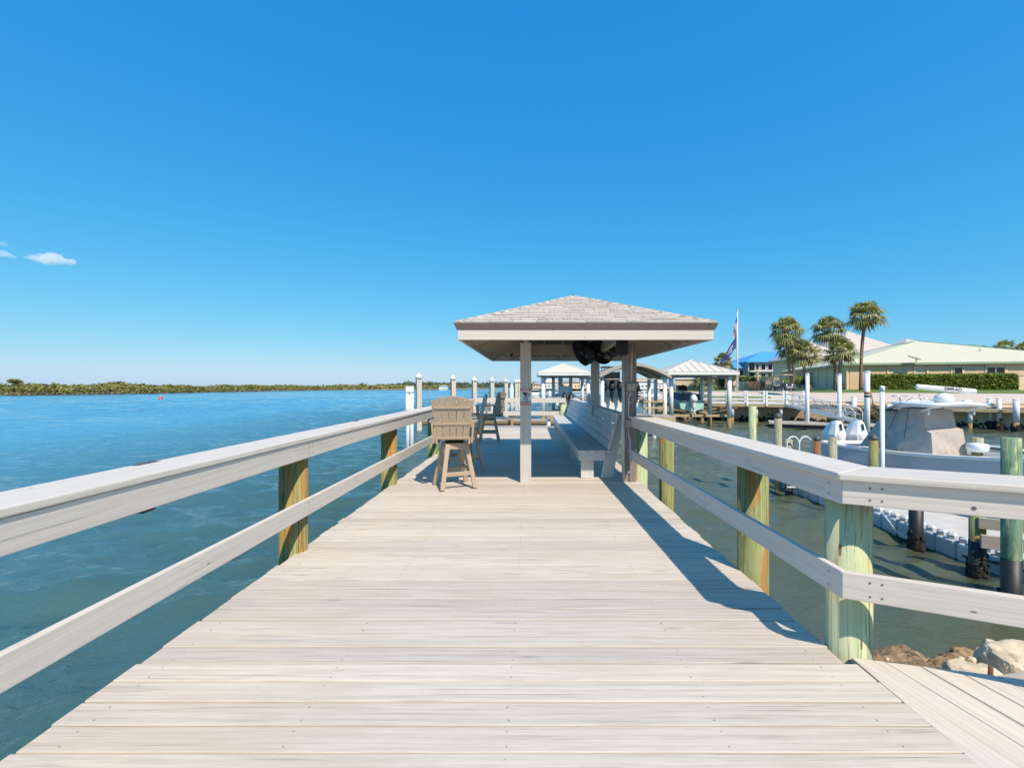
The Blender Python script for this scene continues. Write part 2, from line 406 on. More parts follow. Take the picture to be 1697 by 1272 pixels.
# ------------------------------------------------------------------ water and land
def sheet(name,poly,mt,kind='structure'):
    mb=MB(); mb.add(poly,[list(range(len(poly)))]); return tag(mb.build(name,mt),kind=kind)
def water_sheet():
    # open water to the horizon, with real chop modelled round the boardwalk
    def axis(lo,f0,f1,hi,st,g,cap):
        c=list(np.arange(f0,f1,st)); d=st; q=c[-1]
        while q<hi: d=min(d*g,cap); q+=d; c.append(q)
        d=st; q=c[0]
        while q>lo: d=min(d*g,cap); q-=d; c.insert(0,q)
        return np.array(c)
    xs=axis(-330,-26,20,60,.15,1.035,2.2); ys=axis(-8,-7,34,330,.14,1.013,.95)
    X,Y=np.meshgrid(xs,ys); Z=np.zeros_like(X); DX=np.gradient(xs)[None,:]; DY=np.gradient(ys)[:,None]
    rg=np.random.RandomState(4)
    for k in range(90):
        lam=.42*(10.0**rg.uniform(0,1.08)); kk=2*np.pi/lam; th=np.pi/2+rg.normal(.18,.50); amp=.0060*min(lam,3.0)**.9
        keep=np.clip(lam*.42/(DY*abs(np.sin(th))+.01)-.6,0,1)*np.clip(lam*.42/(DX*abs(np.cos(th))+.01)-.6,0,1)
        if lam>4: keep=keep*np.clip((Y+np.abs(X)-40)/60,0,1)
        ph=kk*(X*np.cos(th)+Y*np.sin(th))+rg.uniform(0,6.28)
        Z+=keep*amp*(np.sin(ph)+.25*np.sin(2*ph+1.2))
    patch=.80+.40*np.sin(X*.11+Y*.05+1)*np.sin(Y*.13-X*.04)+.25*np.sin(Y*.031+X*.011)
    side=1-.36*np.clip((X-1)/3,0,1)
    far=1+.6*np.clip((np.hypot(X,Y)-40)/90,0,1)
    edge=np.clip(np.minimum(np.minimum(X-xs[0],xs[-1]-X)/12,np.minimum((Y-ys[0])/5,(ys[-1]-Y)/30)),0,1)
    Z=Z*patch*side*edge*far
    n,m=len(xs),len(ys); V0=np.stack([X,Y,Z+W],-1).reshape(-1,3)
    xa,xb,ya,yb=xs[0],xs[-1],ys[0],ys[-1]
    ext=np.array([(-9000,-400),(9000,-400),(9000,9000),(-9000,9000)],float); E=np.concatenate([ext,np.full((4,1),W)],1)
    i=np.arange(n-1); j=np.arange(m-1); I,J=np.meshgrid(i,j); a=(J*n+I).ravel()
    F_=np.stack([a,a+1,a+1+n,a+n],-1).tolist(); b=n*m; c=[0,n-1,n*m-1,n*(m-1)]
    bottom=list(range(n)); right=[n-1+k*n for k in range(m)]; top=[n*m-1-k for k in range(n)]; left=[n*(m-1)-k*n for k in range(m)]
    for e0,e1,line in ((b,b+1,bottom),(b+1,b+2,right),(b+2,b+3,top),(b+3,b,left)): F_.append([e0,e1]+line[::-1])
    me=bpy.data.meshes.new('water'); me.from_pydata(np.concatenate([V0,E]).tolist(),[],F_)
    me.polygons.foreach_set('use_smooth',[True]*len(F_)); me.materials.append(WATER); me.update()
    o=bpy.data.objects.new('water',me); col.objects.link(o); return tag(o,kind='structure')
water_sheet()
S0=V((24.5,44,0)); SU=V((.9,-.44,0)).normalized(); SN=V((.44,.9,0)).normalized()
def land(s,t,z): p=S0+SU*s+SN*t; return V((p.x,p.y,z))
def strip(name,mt,rows,s0,s1,n=24):
    mb=MB(); P=[];fs=[]
    for (t,z) in rows:
        for i in range(n+1): P.append(land(s0+(s1-s0)*i/n,t,z+random.uniform(-.02,.02)))
    for j in range(len(rows)-1):
        for i in range(n): fs.append((j*(n+1)+i,j*(n+1)+i+1,(j+1)*(n+1)+i+1,(j+1)*(n+1)+i))
    mb.add(P,fs); return tag(mb.build(name,mt),kind='structure')
strip('pavement',PINKG,[(.5,-.33),(4,.05),(8,.45),(10.2,.70)],-13,120)
strip('lawn',GRASS,[(10.2,.72),(14,.92),(20,.97),(60,1.0),(420,1.0)],-13,700)
mb=MB(); mb.prism([(0,0),(9,0),(9,2.6),(0,2.6)],land(-10,4.6,.14),SU,(SN+V((0,0,.095))),.03)
tag(mb.build('grass_verge',GRASS),kind='structure')

# seawall
sw=thing('seawall','tan concrete seawall with dark oyster band below the pink pavement','wall',land(10,0,W))
mb=MB()
for i in range(22):
    a=-13+i*6; mb.beam(land(a+.02,.25,-1.2),land(a+5.98,.25,-1.2),.5,2.4)
mb.build('wall_panel',CONC,sw)
mb=MB(); mb.beam(land(-13.2,.2,-.25),land(119,.2,-.25),.8,.16); mb.build('cap',STUC,sw,.02)
mb=MB()
for i in range(900):
    s=random.uniform(-13,60); z=W+abs(random.gauss(0,.28)); r=random.uniform(.08,.22)
    c=land(s,-.03,min(z,-1.35)); mb.box(c,(r*1.3,r,r),rz(random.uniform(0,3))@rx(random.uniform(0,3)))
tag(mb.build('oyster_crust',MUSS,sw),kind='stuff')
mb=MB()
for s0_ in (-13,):
    mb.quad(land(s0_,0,W-1),land(s0_,400,W-1),land(s0_,400,1.0),land(s0_,0,-.3))
mb.build('return_wall',CONC,sw)

# ------------------------------------------------------------------ boardwalk
bw=thing('boardwalk','weathered grey plank boardwalk running out over the water','boardwalk',(0,6.8,0)); bw['kind']='structure'
mb=MB(); y=-3.0; pitch=.1455
while y<16.55:
    x0=-2.05+random.uniform(-.012,.012); x1=(1.705 if y<2.36 else 1.64)+random.uniform(-.01,.01)
    dz=random.uniform(-.0025,.0015)
    mb.box(((x0+x1)/2,y+.07,-.019+dz),(x1-x0,.1370,.038),rz(random.uniform(-.0006,.0006)))
    y+=pitch
mb.build('deck_boards',DECK,bw,.004,2)
mb=MB(); y=-3.0+14*pitch
while y<16.4:
    for x in (-1.9,-1.0,-.1,.8,1.5):
        for o_ in (.028,.108): mb.cyl((x+random.uniform(-.012,.012),y+o_+.0,-.004),(x,y+o_,.0008),.0036,n=6)
    y+=pitch
tag(mb.build('screw_heads',SCREW,bw),kind='stuff')
mb=MB()
for x in (-1.9,-1.0,-.1,.8,1.5): mb.beam((x,-3,-.165),(x,16.5,-.165),.05,.24)
for yy in (4.0,6.7,9.7,12.7,15.5): mb.beam((-2.0,yy,-.40),(1.6,yy,-.40),.09,.22)
mb.split('joist',DOCKW,bw)
for x in (-1.6,1.3):
    for yy in (1.2,4.2,7.0,9.9,12.9,15.9):
        MB().cyl((x,yy,-.5),(x,yy,W-1.2),.115,n=18).build('support_pile',PGREEN,bw)
MB().beam((-1.93,16.53,-.17),(1.6,16.53,-.17),.04,.22).build('end_fascia',RAIL,bw)

sw2=thing('side_walkway','pale plank walkway turning off to the rocky shore at the corner post','walkway',(1.9,1.8,0)); sw2['kind']='structure'
mb=MB(); d=V((.205,-.979,0)); n2=V((.979,.205,0))
far0=V((1.715,2.44,0)); fdir=V((.971,-.239,0))
for i in range(26):
    a=.0015+i*.1435; b=a+.138
    def edge(q):      # far end of a board that starts q metres along the edge
        s=q/fdir.dot(n2); return far0+fdir*s
    p0,p1=edge(a),edge(b); L=5.2
    poly=[]
    for p in (p0,p1,p1+d*L,p0+d*L): poly.append(p.copy())
    z0,z1=-.042,-.004+random.uniform(-.002,.002)
    P=[V((p.x,p.y,z)) for z in (z0,z1) for p in poly]
    if i==0:      # the first board is ripped to a wedge along the seam
        for k in (3,7): P[k].x=1.712
        for k in (0,4): P[k].x=1.716
    mb.add(P,[(3,2,1,0),(4,5,6,7),(0,1,5,4),(1,2,6,5),(2,3,7,6),(3,0,4,7)],[V(((p-p0).dot(d),(p-p0).dot(n2),p.z)) for p in P])
mb.build('walkway_boards',WALK,sw2,.004,2)
mb=MB()
for k in range(3): mb.beam(far0+d*(.25+k*1.4)+n2*.05+V((0,0,-.17)),far0+d*(.25+k*1.4)+n2*3.6+V((0,0,-.17)),.05,.24)
mb.split('joist',DOCKW,sw2)

# ------------------------------------------------------------------ railings
def nails(mb,pts,nrm,r=.005):
    for p in pts: mb.cyl(V(p),V(p)+V(nrm)*.0025,r,n=6)

lr=thing('railing','painted wood railing on amber piles along the open water side','railing',(-2.06,6.8,0))
ys=[(-2.9,1.2),(1.2,6.7),(6.7,12.7),(12.7,15.62)]
mb=MB()
for a,b in ys: mb.beam((-2.085,a+.002,.985),(-2.085,b-.002,.985),.31,.038)
mb.split('rail_cap',RAIL,lr,.008,3)
mb=MB()
for a,b in ys: mb.beam((-1.962,a+.002,.892),(-1.962,b-.002,.892),.038,.142)
mb.split('top_board',RAIL,lr,.005)
mb=MB()
for a,b in ys: mb.beam((-1.962,a+.002,.392),(-1.962,b-.002,.392),.038,.142)
mb.split('middle_board',RAIL,lr,.005)
for yy in (1.2,4.02,6.72,9.72,12.7,15.5):
    m=PLEFT if yy<9 else PMIX
    MB().cyl((-2.098,yy,W-1),(-2.098,yy,.962),.116,n=28,rnd=.9).build('post',m,lr)
mb=MB()
for yy in (1.2,4.02,6.72,9.72):
    for z in (.86,.93,.36,.43): nails(mb,[(-1.943,yy+.03,z),(-1.943,yy-.04,z)],(1,0,0))
mb.split('nail_head',PLATE,lr)
# end of the boardwalk
mb=MB(); mb.beam((-1.93,15.6,.95),(1.2,15.6,.95),.04,.165); mb.build('end_top_board',RAIL,lr,.005)
mb=MB(); mb.beam((-1.93,15.6,.505),(.95,15.6,.505),.04,.145); mb.build('end_middle_board',RAIL,lr,.005)
tag(MB().cyl((1.12,15.72,W-1),(1.12,15.72,.90),.11,n=20).build('post',PGREEN,lr))

def plate(name,y0,label,L):
    mb=MB()
    prof=[(-L/2,0),(-L*.42,.004),(-L*.1,.006),(L*.25,.005),(L/2,0)]
    P=[V((0,a,b)) for a,b in prof]
    mb.prism(prof,(-2.235,y0,1.0045),(0,1,0),(0,0,1),.040)
    mb.cyl((-2.21,y0-L*.2,1.007),(-2.21,y0-L*.2,1.014),.012,n=10); mb.cyl((-2.21,y0+L*.2,1.007),(-2.21,y0+L*.2,1.014),.012,n=10)
    return tag(mb.build(name,PLATE,None,.002,loc=(-2.21,y0,1.0)),label,'cleat plate','dark metal plates on the left rail cap')
plate('rail_plate',2.62,'larger dark metal plate lying on the near part of the left rail cap',.17)
plate('rail_plate',5.75,'small dark metal plate far along the left rail cap toward the chairs',.16)
mb=MB(); mb.prism([(0,0),(.09,0),(.075,-.012),(.01,-.014)],(-1.98,2.28,.8205),(0,1,0),(0,0,1),.03)
tag(mb.build('metal_clip',BLACK,None,.002,loc=(-1.98,2.28,.82)),'dark metal clip hanging under the top board of the left railing','clip')

rr_=thing('railing','painted wood railing on green piles turning a corner at the harbour side','railing',(1.75,2.54,0))
A=V((1.495,6.80,0)); B=V((1.612,2.36,0)); D2=V((.905,-.425,0)).normalized(); C_=B+D2*4.0
d1=(B-A).normalized(); n1=V((-d1.y,d1.x,0)); n1=n1 if n1.x>0 else -n1; nn2=V((-D2.y,D2.x,0)); nn2=nn2 if nn2.y>0 else -nn2
bis=(n1+nn2).normalized(); kk=1/bis.dot(n1)
def rail_poly(mb,o0,o1,z0,z1,which):
    P=[];
    if which==1: pts=[A+n1*o0,B+bis*(o0*kk),B+bis*(o1*kk),A+n1*o1]; dr=d1; nr=n1
    else: pts=[B+bis*(o0*kk),C_+nn2*o0,C_+nn2*o1,B+bis*(o1*kk)]; dr=D2; nr=nn2
    V8=[V((p.x,p.y,z)) for z in (z0,z1) for p in pts]
    G=[V(((p-B).dot(dr),p.z*1.0+ (p-B).dot(nr),(p-B).dot(nr)*.3)) for p in V8]
    mb.add(V8,[(3,2,1,0),(4,5,6,7),(0,1,5,4),(1,2,6,5),(2,3,7,6),(3,0,4,7)],G)
for w_ in (1,2):
    s=.0 
    mb=MB(); rail_poly(mb,-.032,.275,.964,1.002,w_); mb.build('rail_cap',RAIL,rr_,.008,3)
    mb=MB(); rail_poly(mb,0,.038,.835 if w_==1 else .838,.962,w_); mb.build('top_board',RAIL,rr_,.005)
    mb=MB(); rail_poly(mb,0,.038,.345 if w_==1 else .348,.487,w_); mb.build('middle_board',RAIL,rr_,.005)
mb=MB()
for z in (.87,.93,.38,.45):
    for s in (.12,.17): nails(mb,[B+D2*s+V((0,0,z))],-nn2,.005)
    for s in (.10,): nails(mb,[B-d1*s+V((0,0,z))],-n1,.004)
nails(mb,[B+D2*.52+V((0,0,.875))],-nn2,.010)
mb.split('nail_head',PLATE,rr_)
MB().cyl((1.775,2.545,W-1),(1.775,2.545,.962),.112,n=32,rnd=1).build('post',PGREEN,rr_)
for x,yy,m,t in ((1.755,3.60,PMIX,.962),(1.70,7.1,PGREEN,.962)):
    MB().cyl((x,yy,W-1),(x,yy,t),.114,n=28,rnd=.95).build('post',m,rr_)
MB().cyl(B+D2*3.0+nn2*.16+V((0,0,W-1)),B+D2*3.0+nn2*.16+V((0,0,.962)),.114,n=24).build('post',PGREEN,rr_)
pl=MB().cyl((2.22,7.45,W-1),(2.22,7.45,.83),.116,n=26,rnd=.9).build('piling',PMIX,loc=(2.22,7.45,W))
tag(pl,'green and rust stained piling standing just outside the rail beside the pavilion post','piling')

# ------------------------------------------------------------------ roofed pavilion
gz=thing('pavilion','open wooden dock pavilion with grey shingled hip roof','pavilion',(.69,8.2,0))
X0,X1,Y0,Y1,ZE=-.965,2.345,5.70,10.735,2.232
RX,RY0,RY1,ZR=.69,7.36,9.08,2.888
def shingle_face(c0,c1,r0,r1,mb):
    c0,c1,r0,r1=map(V,(c0,c1,r0,r1))
    u=(c1-c0).normalized(); mid=((r0+r1)/2-(c0+c1)/2); up=(mid-u*mid.dot(u)); Ls=up.length; up.normalize(); nrm=u.cross(up).normalized()
    if nrm.z<0: nrm=-nrm
    nc=int(Ls/.125); W0=(c1-c0).length
    a0=(r0-c0).dot(u); a1=(r1-c0).dot(u)
    for i in range(nc+1):
        t0=i*Ls/nc; t1=min(Ls,t0+Ls/nc*1.25)
        if i==nc: break
        lo=a0*t0/Ls; hi=W0+(a1-W0)*t0/Ls
        lo2=a0*t1/Ls; hi2=W0+(a1-W0)*t1/Ls
        x=lo-.05-random.uniform(0,.2)
        while x<hi:
            w_=random.choice((.14,.18,.22,.30,.34)); xa=max(x,lo); xb=min(x+w_-.004,hi)
            if xb>xa+.01:
                th=.010+random.uniform(0,.012)
                xa2=max(xa,lo2); xb2=min(xb,hi2)
                if xb2<xa2: xa2=xb2=(xa+xb)/2
                q=[c0+u*xa+up*t0,c0+u*xb+up*t0,c0+u*xb2+up*t1,c0+u*xa2+up*t1]
                P=[q[0]+nrm*.004,q[1]+nrm*.004,q[2]+nrm*.001,q[3]+nrm*.001,q[0]+nrm*(th+.006),q[1]+nrm*(th+.006),q[2]+nrm*.006,q[3]+nrm*.006]
                mb.add(P,[(3,2,1,0),(4,5,6,7),(0,1,5,4),(1,2,6,5),(2,3,7,6),(3,0,4,7)])
            x+=w_
E=[(X0,Y0,ZE),(X1,Y0,ZE),(X1,Y1,ZE),(X0,Y1,ZE)]; RA,RB=(RX,RY0,ZR),(RX,RY1,ZR)
mb=MB()
shingle_face(E[0],E[1],RA,RA,mb); shingle_face(E[1],E[2],RA,RB,mb); shingle_face(E[2],E[3],RB,RB,mb); shingle_face(E[3],E[0],RB,RA,mb)
rf=mb.build('roof',SHING,gz)
# hip and ridge caps
mb=MB()
def capline(p,q,mb,w_=.085):
    p=V(p);q=V(q); p=p.lerp(q,.025); n=int((q-p).length/.14); d=(q-p)/n; dn=d.normalized(); side=dn.cross(V((0,0,1))).normalized(); upv=side.cross(dn)
    for i in range(n):
        a=p+d*i; b=p+d*(i+1.25)
        drop=.030
        P=[a-side*w_-V((0,0,drop))+upv*.022,a+upv*.030,a+side*w_-V((0,0,drop))+upv*.022,b-side*w_-V((0,0,drop))+upv*.012,b+upv*.018,b+side*w_-V((0,0,drop))+upv*.012]
        P+=[v-upv*.007 for v in P]
        mb.add(P,[(0,1,4,3),(1,2,5,4),(6,9,10,7),(7,10,11,8),(0,6,7,1),(1,7,8,2),(0,3,9,6),(2,8,11,5)])
for e,r in ((E[0],RA),(E[1],RA),(E[2],RB),(E[3],RB)):
    mb=MB(); capline(e,r,mb,.085); mb.build('hip_cap',SHING,rf)
mb=MB(); capline(V(RA)-V((0,.05,-.006)),V(RB)+V((0,.05,.006)),mb); mb.build('ridge_cap',DARKSH,rf)
# underside sheathing and rafters
mb=MB(); o=-.118
ei=.045
EI=[(X0+ei+.018,Y0+ei+.03,ZE),(X1-ei-.018,Y0+ei+.03,ZE),(X1-ei-.018,Y1-ei-.03,ZE),(X0+ei+.018,Y1-ei-.03,ZE)]; EI=[(a,b,c+.397*(ei+.02)) for a,b,c in EI]
for f in ((EI[0],EI[1],RA,RA),(EI[1],EI[2],RB,RA),(EI[2],EI[3],RB,RB),(EI[3],EI[0],RA,RB)):
    pts=[V(p)+V((0,0,o)) for p in f]; 
    if pts[2]==pts[3]: pts=pts[:3]
    top=[p+V((0,0,.018)) for p in pts]; n=len(pts); c0=pts[0]; u=(pts[1]-pts[0]).normalized()
    mb.add(pts+top,[list(range(n)),list(range(2*n-1,n-1,-1))],[V(((p-c0).dot(u),(p-c0).length,0)) for p in pts+top])
mb.build('ceiling_sheathing',SHEATH,gz)
mb=MB(); slope=(ZR-ZE)/(RX-X0); zo=-.172
def roofz(x,y): return ZE+slope*min(x-X0,X1-x,y-Y0,Y1-y)
def raft(x0,y0,x1,y1): mb.beam((x0,y0,roofz(x0,y0)+zo),(x1,y1,roofz(x1,y1)+zo),.04,.088)
for k in range(-4,5):
    x=RX+k*.40; dd=max(0.03,abs(k*.40))
    raft(x,Y0+.10,x,RY0-dd+.0) if abs(k)<4 else None
    raft(x,Y1-.10,x,RY1+dd) if abs(k)<4 else None
yy=Y0+.42
while yy<Y1-.3:
    m_=min(yy-Y0,Y1-yy,RX-X0)
    raft(X0+.10,yy,X0+m_,yy); raft(X1-.10,yy,X1-m_,yy); yy+=.405
for e,r in ((E[0],RA),(E[1],RA),(E[2],RB),(E[3],RB)):
    e=V(e);r=V(r); p=e.lerp(r,.07); mb.beam(p+V((0,0,zo-.01)),r+V((0,0,zo-.01)),.04,.11)
mb.beam(V(RA)+V((0,0,-.10)),V(RB)+V((0,0,-.10)),.04,.13)
mb.split('rafter',RAFT,gz)
fx0,fx1,fy0,fy1=-.925,2.305,5.755,10.68; fz0,fz1=2.028,2.156
mb=MB()
mb.beam((fx0,fy0,(fz0+fz1)/2),(fx1,fy0,(fz0+fz1)/2),.04,fz1-fz0); mb.beam((fx0,fy1,(fz0+fz1)/2),(fx1,fy1,(fz0+fz1)/2),.04,fz1-fz0)
for x in (fx0+.02,fx1-.02): mb.beam((x,fy0+.021,(fz0+fz1)/2-.001),(x,fy1-.021,(fz0+fz1)/2-.001),.04,fz1-fz0)
mb.split('fascia',RAIL,gz,.004)
mb=MB(); za,zb=2.156,2.236     # brown metal drip edge leaning outward
ring=lambda ex,z:[V((fx0-.012-ex,fy0-.026-ex,z)),V((fx1+.012+ex,fy0-.026-ex,z)),V((fx1+.012+ex,fy1+.026+ex,z)),V((fx0-.012-ex,fy1+.026+ex,z))]
ri=lambda z:[V((fx0+.03,fy0+.03,z)),V((fx1-.03,fy0+.03,z)),V((fx1-.03,fy1-.03,z)),V((fx0+.03,fy1-.03,z))]
mb.loft([ri(za),ring(0,za),ring(.034,zb),ri(zb)],cap=False,smooth=False); mb.build('drip_edge',TRIM,gz)
mb=MB()
PX0,PX1,PY0,PY1=-.08,1.42,6.90,9.62
mb.beam((PX0-.3,PY1,2.205),(PX1+.3,PY1,2.205),.09,.22); mb.beam((PX0-.3,PY0+.03,2.29),(PX1+.3,PY0+.03,2.29),.09,.22)
for x in (PX0,PX1): mb.beam((x,PY0+.077,2.289),(x,PY1-.047,2.204),.085,.216)
mb.split('beam',RAFT,gz,.004)
mb=MB()
mb.beam((fx0+.8,9.2,2.06),(fx0+.8,9.2,2.30),.04,.09); mb.beam((PX0-.12,9.66,2.03),(PX0-.12,9.66,2.42),.04,.09); mb.beam((.62,10.64,2.0+.05),(.62,10.64,2.30),.04,.04); mb.beam((-.42,10.64,2.05),(-.42,10.64,2.26),.04,.04)
mb.split('hanger_block',RAFT,gz)
for x,y,m,s in ((PX0,PY0,POSTP,.165),(PX0,PY1,POSTP,.15),(1.355,PY1,POSTP,.165)):
    mb=MB(); mb.box((x,y,1.0475),(s,s,2.095)); mb.build('post',m,gz,.006)
mb=MB(); mb.box((1.505,6.93,1.0475),(.175,.14,2.095)); o=mb.build('post',DARKPOST,gz,.006); o['label']='weathered brown wooden post'

# security sign
sg=thing('security_sign','small red and white camera warning sign on the near pavilion post','sign',(PX0,6.81,1.28))
sx,sz,sy=PX0,1.283,6.8135
MB().box((sx,sy,sz),(.172,.004,.262)).build('panel',SIGNW,sg,.001)
MB().box((sx,sy-.0032,sz+.108),(.166,.002,.040)).build('header_band',SIGNR,sg)
MB().box((sx,sy-.0032,sz-.108),(.166,.002,.040)).build('footer_band',SIGNR,sg)
mb=MB(); yb=sy-.0046
mb.prism([(-.052,.062),(-.030,.075),(.048,.052),(.040,.014),(-.035,.042)],(sx,yb,sz),(1,0,0),(0,0,1),-.0015)
mb.cyl((sx+.036,yb+.001,sz+.034),(sx+.036,yb-.003,sz+.034),.026,n=20)
mb.prism([(-.020,.036),(-.004,.030),(-.004,.012),(.012,-.002),(.004,-.012),(-.020,.006)],(sx,yb,sz),(1,0,0),(0,0,1),-.0015)
mb.build('camera_symbol',INK,sg)
MB().cyl((sx+.036,yb-.003,sz+.034),(sx+.036,yb-.0045,sz+.034),.016,n=18).build('lens_symbol',SIGNW,sg)
def text(name,body,size,m,parent,loc,rot=(R(90),0,0),ext=.0005,bold=0):
    cu=bpy.data.curves.new(name,'FONT'); cu.body=body; cu.size=size; cu.align_x='CENTER'; cu.align_y='CENTER'; cu.extrude=ext; cu.offset=bold
    ob=bpy.data.objects.new(name,cu); col.objects.link(ob)
    dg=bpy.context.evaluated_depsgraph_get(); me=bpy.data.meshes.new_from_object(ob.evaluated_get(dg))
    bpy.data.objects.remove(ob); o=bpy.data.objects.new(name,me); col.objects.link(o)
    me.materials.clear(); me.materials.append(m)
    off=ORG.get(parent.name,V((0,0,0))); o.parent=parent; o.location=V(loc)-off; o.rotation_euler=rot; ORG[o.name]=off
    return o
for body,z,s,m in (('WARNING',.115,.020,SIGNT),('NO TRESPASSING',.099,.014,SIGNT),('SMILE',-.026,.028,INK),("YOU'RE",-.050,.022,INK),('ON CAMERA',-.074,.027,INK),('PRIVATE PROPERTY',-.108,.015,SIGNT)):
    text('lettering',body,s,m,sg,(sx,sy-.0048,sz+z),bold=.0004)

# conduits, boxes, speaker, fans on the pavilion
mb=MB(); mb.tube([(1.392,6.86,0.0),(1.392,6.86,1.93)],.024,n=10)
mb.tube([(1.392,6.86,.002),(1.392,6.86,.02)],.034,n=10)
tag(mb.build('conduit_pipe',GALV,loc=(1.39,6.86,0)),'thick straight grey conduit pipe beside the brown pavilion post','pipe')
cz=thing('conduit_pipe','thin kinked grey conduit linking two beige boxes on the brown pavilion post','pipe',(1.5,6.84,0))
mb=MB(); yq=6.845
mb.tube([(1.525,yq,2.09),(1.515,yq,1.8),(1.512,yq,1.50)],.013,n=8)
mb.tube([(1.497,yq,1.365),(1.497,yq,1.33),(1.470,yq,1.27),(1.468,yq,.94)],.013,n=8)
mb.tube([(1.466,yq,.83),(1.468,yq,.70),(1.492,yq,.62),(1.494,yq,.0)],.013,n=8)
mb.split('tube',GALV,cz)
mb=MB()
for z in (1.72,1.20,.48,.15): mb.box((1.48 if z<1.6 else 1.513,6.848,z),(.055,.006,.016))
mb.split('strap',GALV,cz)
def ebox(x,z,w_,h,lab):
    b=thing('junction_box',lab,'electrical box',(x,6.83,z),0,'beige electrical boxes on the brown post')
    MB().box((x,6.835,z),(w_,.05,h)).build('body',EBOX,b,.004)
    if w_>.1:
        for s in (-1,1): MB().box((x+s*w_*.235,6.807,z),(w_*.4,.008,h*.72)).build('cover',EBOX,b,.003)
    else: MB().box((x,6.807,z),(w_*.7,.008,h*.75)).build('cover',EBOX,b,.003)
ebox(1.507,1.432,.135,.115,'wide beige double electrical box high on the brown post')
ebox(1.464,.885,.085,.115,'small beige electrical box low on the brown post at rail height')

sp=thing('speaker','black box speaker mounted high beside the brown pavilion post','speaker',(1.37,6.86,2.03))
MB().box((1.37,6.86,2.04),(.15,.14,.26),rz(.15)).build('cabinet',BLACK,sp,.012)
MB().tube([(1.41,6.80,2.06),(1.44,6.81,1.98),(1.455,6.855,1.90)],.006).build('cable',GALV,sp)
MB().box((1.40,6.90,1.905),(.10,.03,.02)).build('bracket',BLACK,sp)

def fan(c,axis,lab,r=.27):
    c=V(c); a=V(axis).normalized(); u=a.orthogonal().normalized(); v=a.cross(u)
    f=thing('fan',lab,'fan',c,0,'black fans under the pavilion roof')
    ring=lambda rr,o,n=40:[c+a*o+u*(rr*math.cos(2*math.pi*k/n))+v*(rr*math.sin(2*math.pi*k/n)) for k in range(n)]
    mb=MB()
    mb.loft([ring(r*.99,-.085),ring(r,-.083),ring(r,.083),ring(r*.99,.085),ring(r*.97,.083),ring(r*.97,-.083),ring(r*.99,-.085)],cap=False)
    mb.build('drum',BLACK,f)
    mb=MB()
    for sgn in (-1,1):
        for q,dz in ((.95,.088),(.78,.105),(.6,.112),(.42,.116),(.24,.118)):
            L=ring(r*q,sgn*dz,28); mb.tube(L+[L[0]],.0035,n=5,cap=False)
        for k in range(16):
            t=2*math.pi*k/16; e=u*math.cos(t)+v*math.sin(t)
            mb.tube([c+a*sgn*.118+e*r*.1,c+a*sgn*.112+e*r*.6,c+a*sgn*.086+e*r*.97],.0035,n=5)
    mb.build('cage',BLACK,f)
    mb=MB()
    for k in range(5):
        t=2*math.pi*k/5
        rows=[]
        for q,wd in ((.14,.04),(.5,.12),(.9,.15)):
            ro=[]
            for s in (-.5,.5):
                tt=t+s*wd/q/r*.9 if q>.2 else t+s*.8
                e=u*math.cos(tt)+v*math.sin(tt); ro.append(c+e*r*q+a*(s*.05))
            rows.append(ro)
        for i in range(2): mb.quad(rows[i][0],rows[i][1],rows[i+1][1],rows[i+1][0])
    mb.build('blade',BLACK,f)
    MB().cyl(c-a*.12,c+a*.05,.06,n=16).build('motor',BLACK,f)
    mb=MB(); top=V((1.33,9.50,2.02))
    h=u*1 if abs(u.z)<abs(v.z) else v
    mb.tube([c+h*(r+.01),c+h*(r+.02)-a*.18,top+V((0,0,.03))],.012); mb.tube([c-h*(r+.01),c-h*(r+.02)-a*.18,top],.012)
    mb.split('bracket',BLACK,f)
fan((1.04,9.0,2.12),(-.84,-.28,-.46),'black drum fan on the left, hanging steeply tilted under the pavilion roof')
fan((1.41,9.05,2.15),(-.62,-.55,-.55),'black drum fan on the right, tilted down beside the back pavilion post')

# ------------------------------------------------------------------ long bench
bn=thing('bench','long painted plank bench with slanted back along the pavilion','bench',(1.1,11.2,0))
BY0,BY1=7.08,15.45
mb=MB()
for i,x in enumerate((.80,.945,1.09,1.20)):
    w_=.138 if i<3 else .07
    mb.beam((x,BY0-.03,.43),(x,BY1,.43),w_,.036)
mb.build('seat',BENCH,bn,.005)
mb=MB(); mb.beam((.765,BY0,.348),(.765,BY1,.348),.036,.125); mb.build('front_apron',BENCH,bn,.004)
mb=MB(); mb.beam((.785,BY0+.018,.348),(1.16,BY0+.018,.348),.036,.123); mb.build('end_apron',BENCH,bn,.004)
p0=V((1.205,0,.455)); p1=V((1.352,0,.985)); dd=(p1-p0)/4
nb_=V((-(p1-p0).z,0,(p1-p0).x)).normalized()
for i in range(4):
    mb=MB(); c=p0+dd*(i+.5)
    mb.beam(V((c.x,BY0-.02,c.z)),V((c.x,BY1,c.z)),.034,dd.length-.009,up=dd.normalized()); mb.build('back_board',BENCH,bn,.004)
mb=MB(); mb.beam((1.40,BY0-.06,1.008),(1.40,BY1+.1,1.008),.145,.036); mb.build('back_cap',BENCH,bn,.005)
for k in range(5):
    y=BY0+.07+k*(BY1-BY0-.2)/4
    mb=MB(); mb.box((.885,y+.02,.142),(.20,.038,.284)); mb.build('leg',BENCH,bn,.004)
    mb=MB(); mb.prism([(1.10,0),(1.285,0),(1.455,.985),(1.372,.985),(1.235,.49),(1.17,.41)],(0,y-.03+.05,0),(1,0,0),(0,0,1),.036); mb.build('back_support',BENCH,bn,.004)

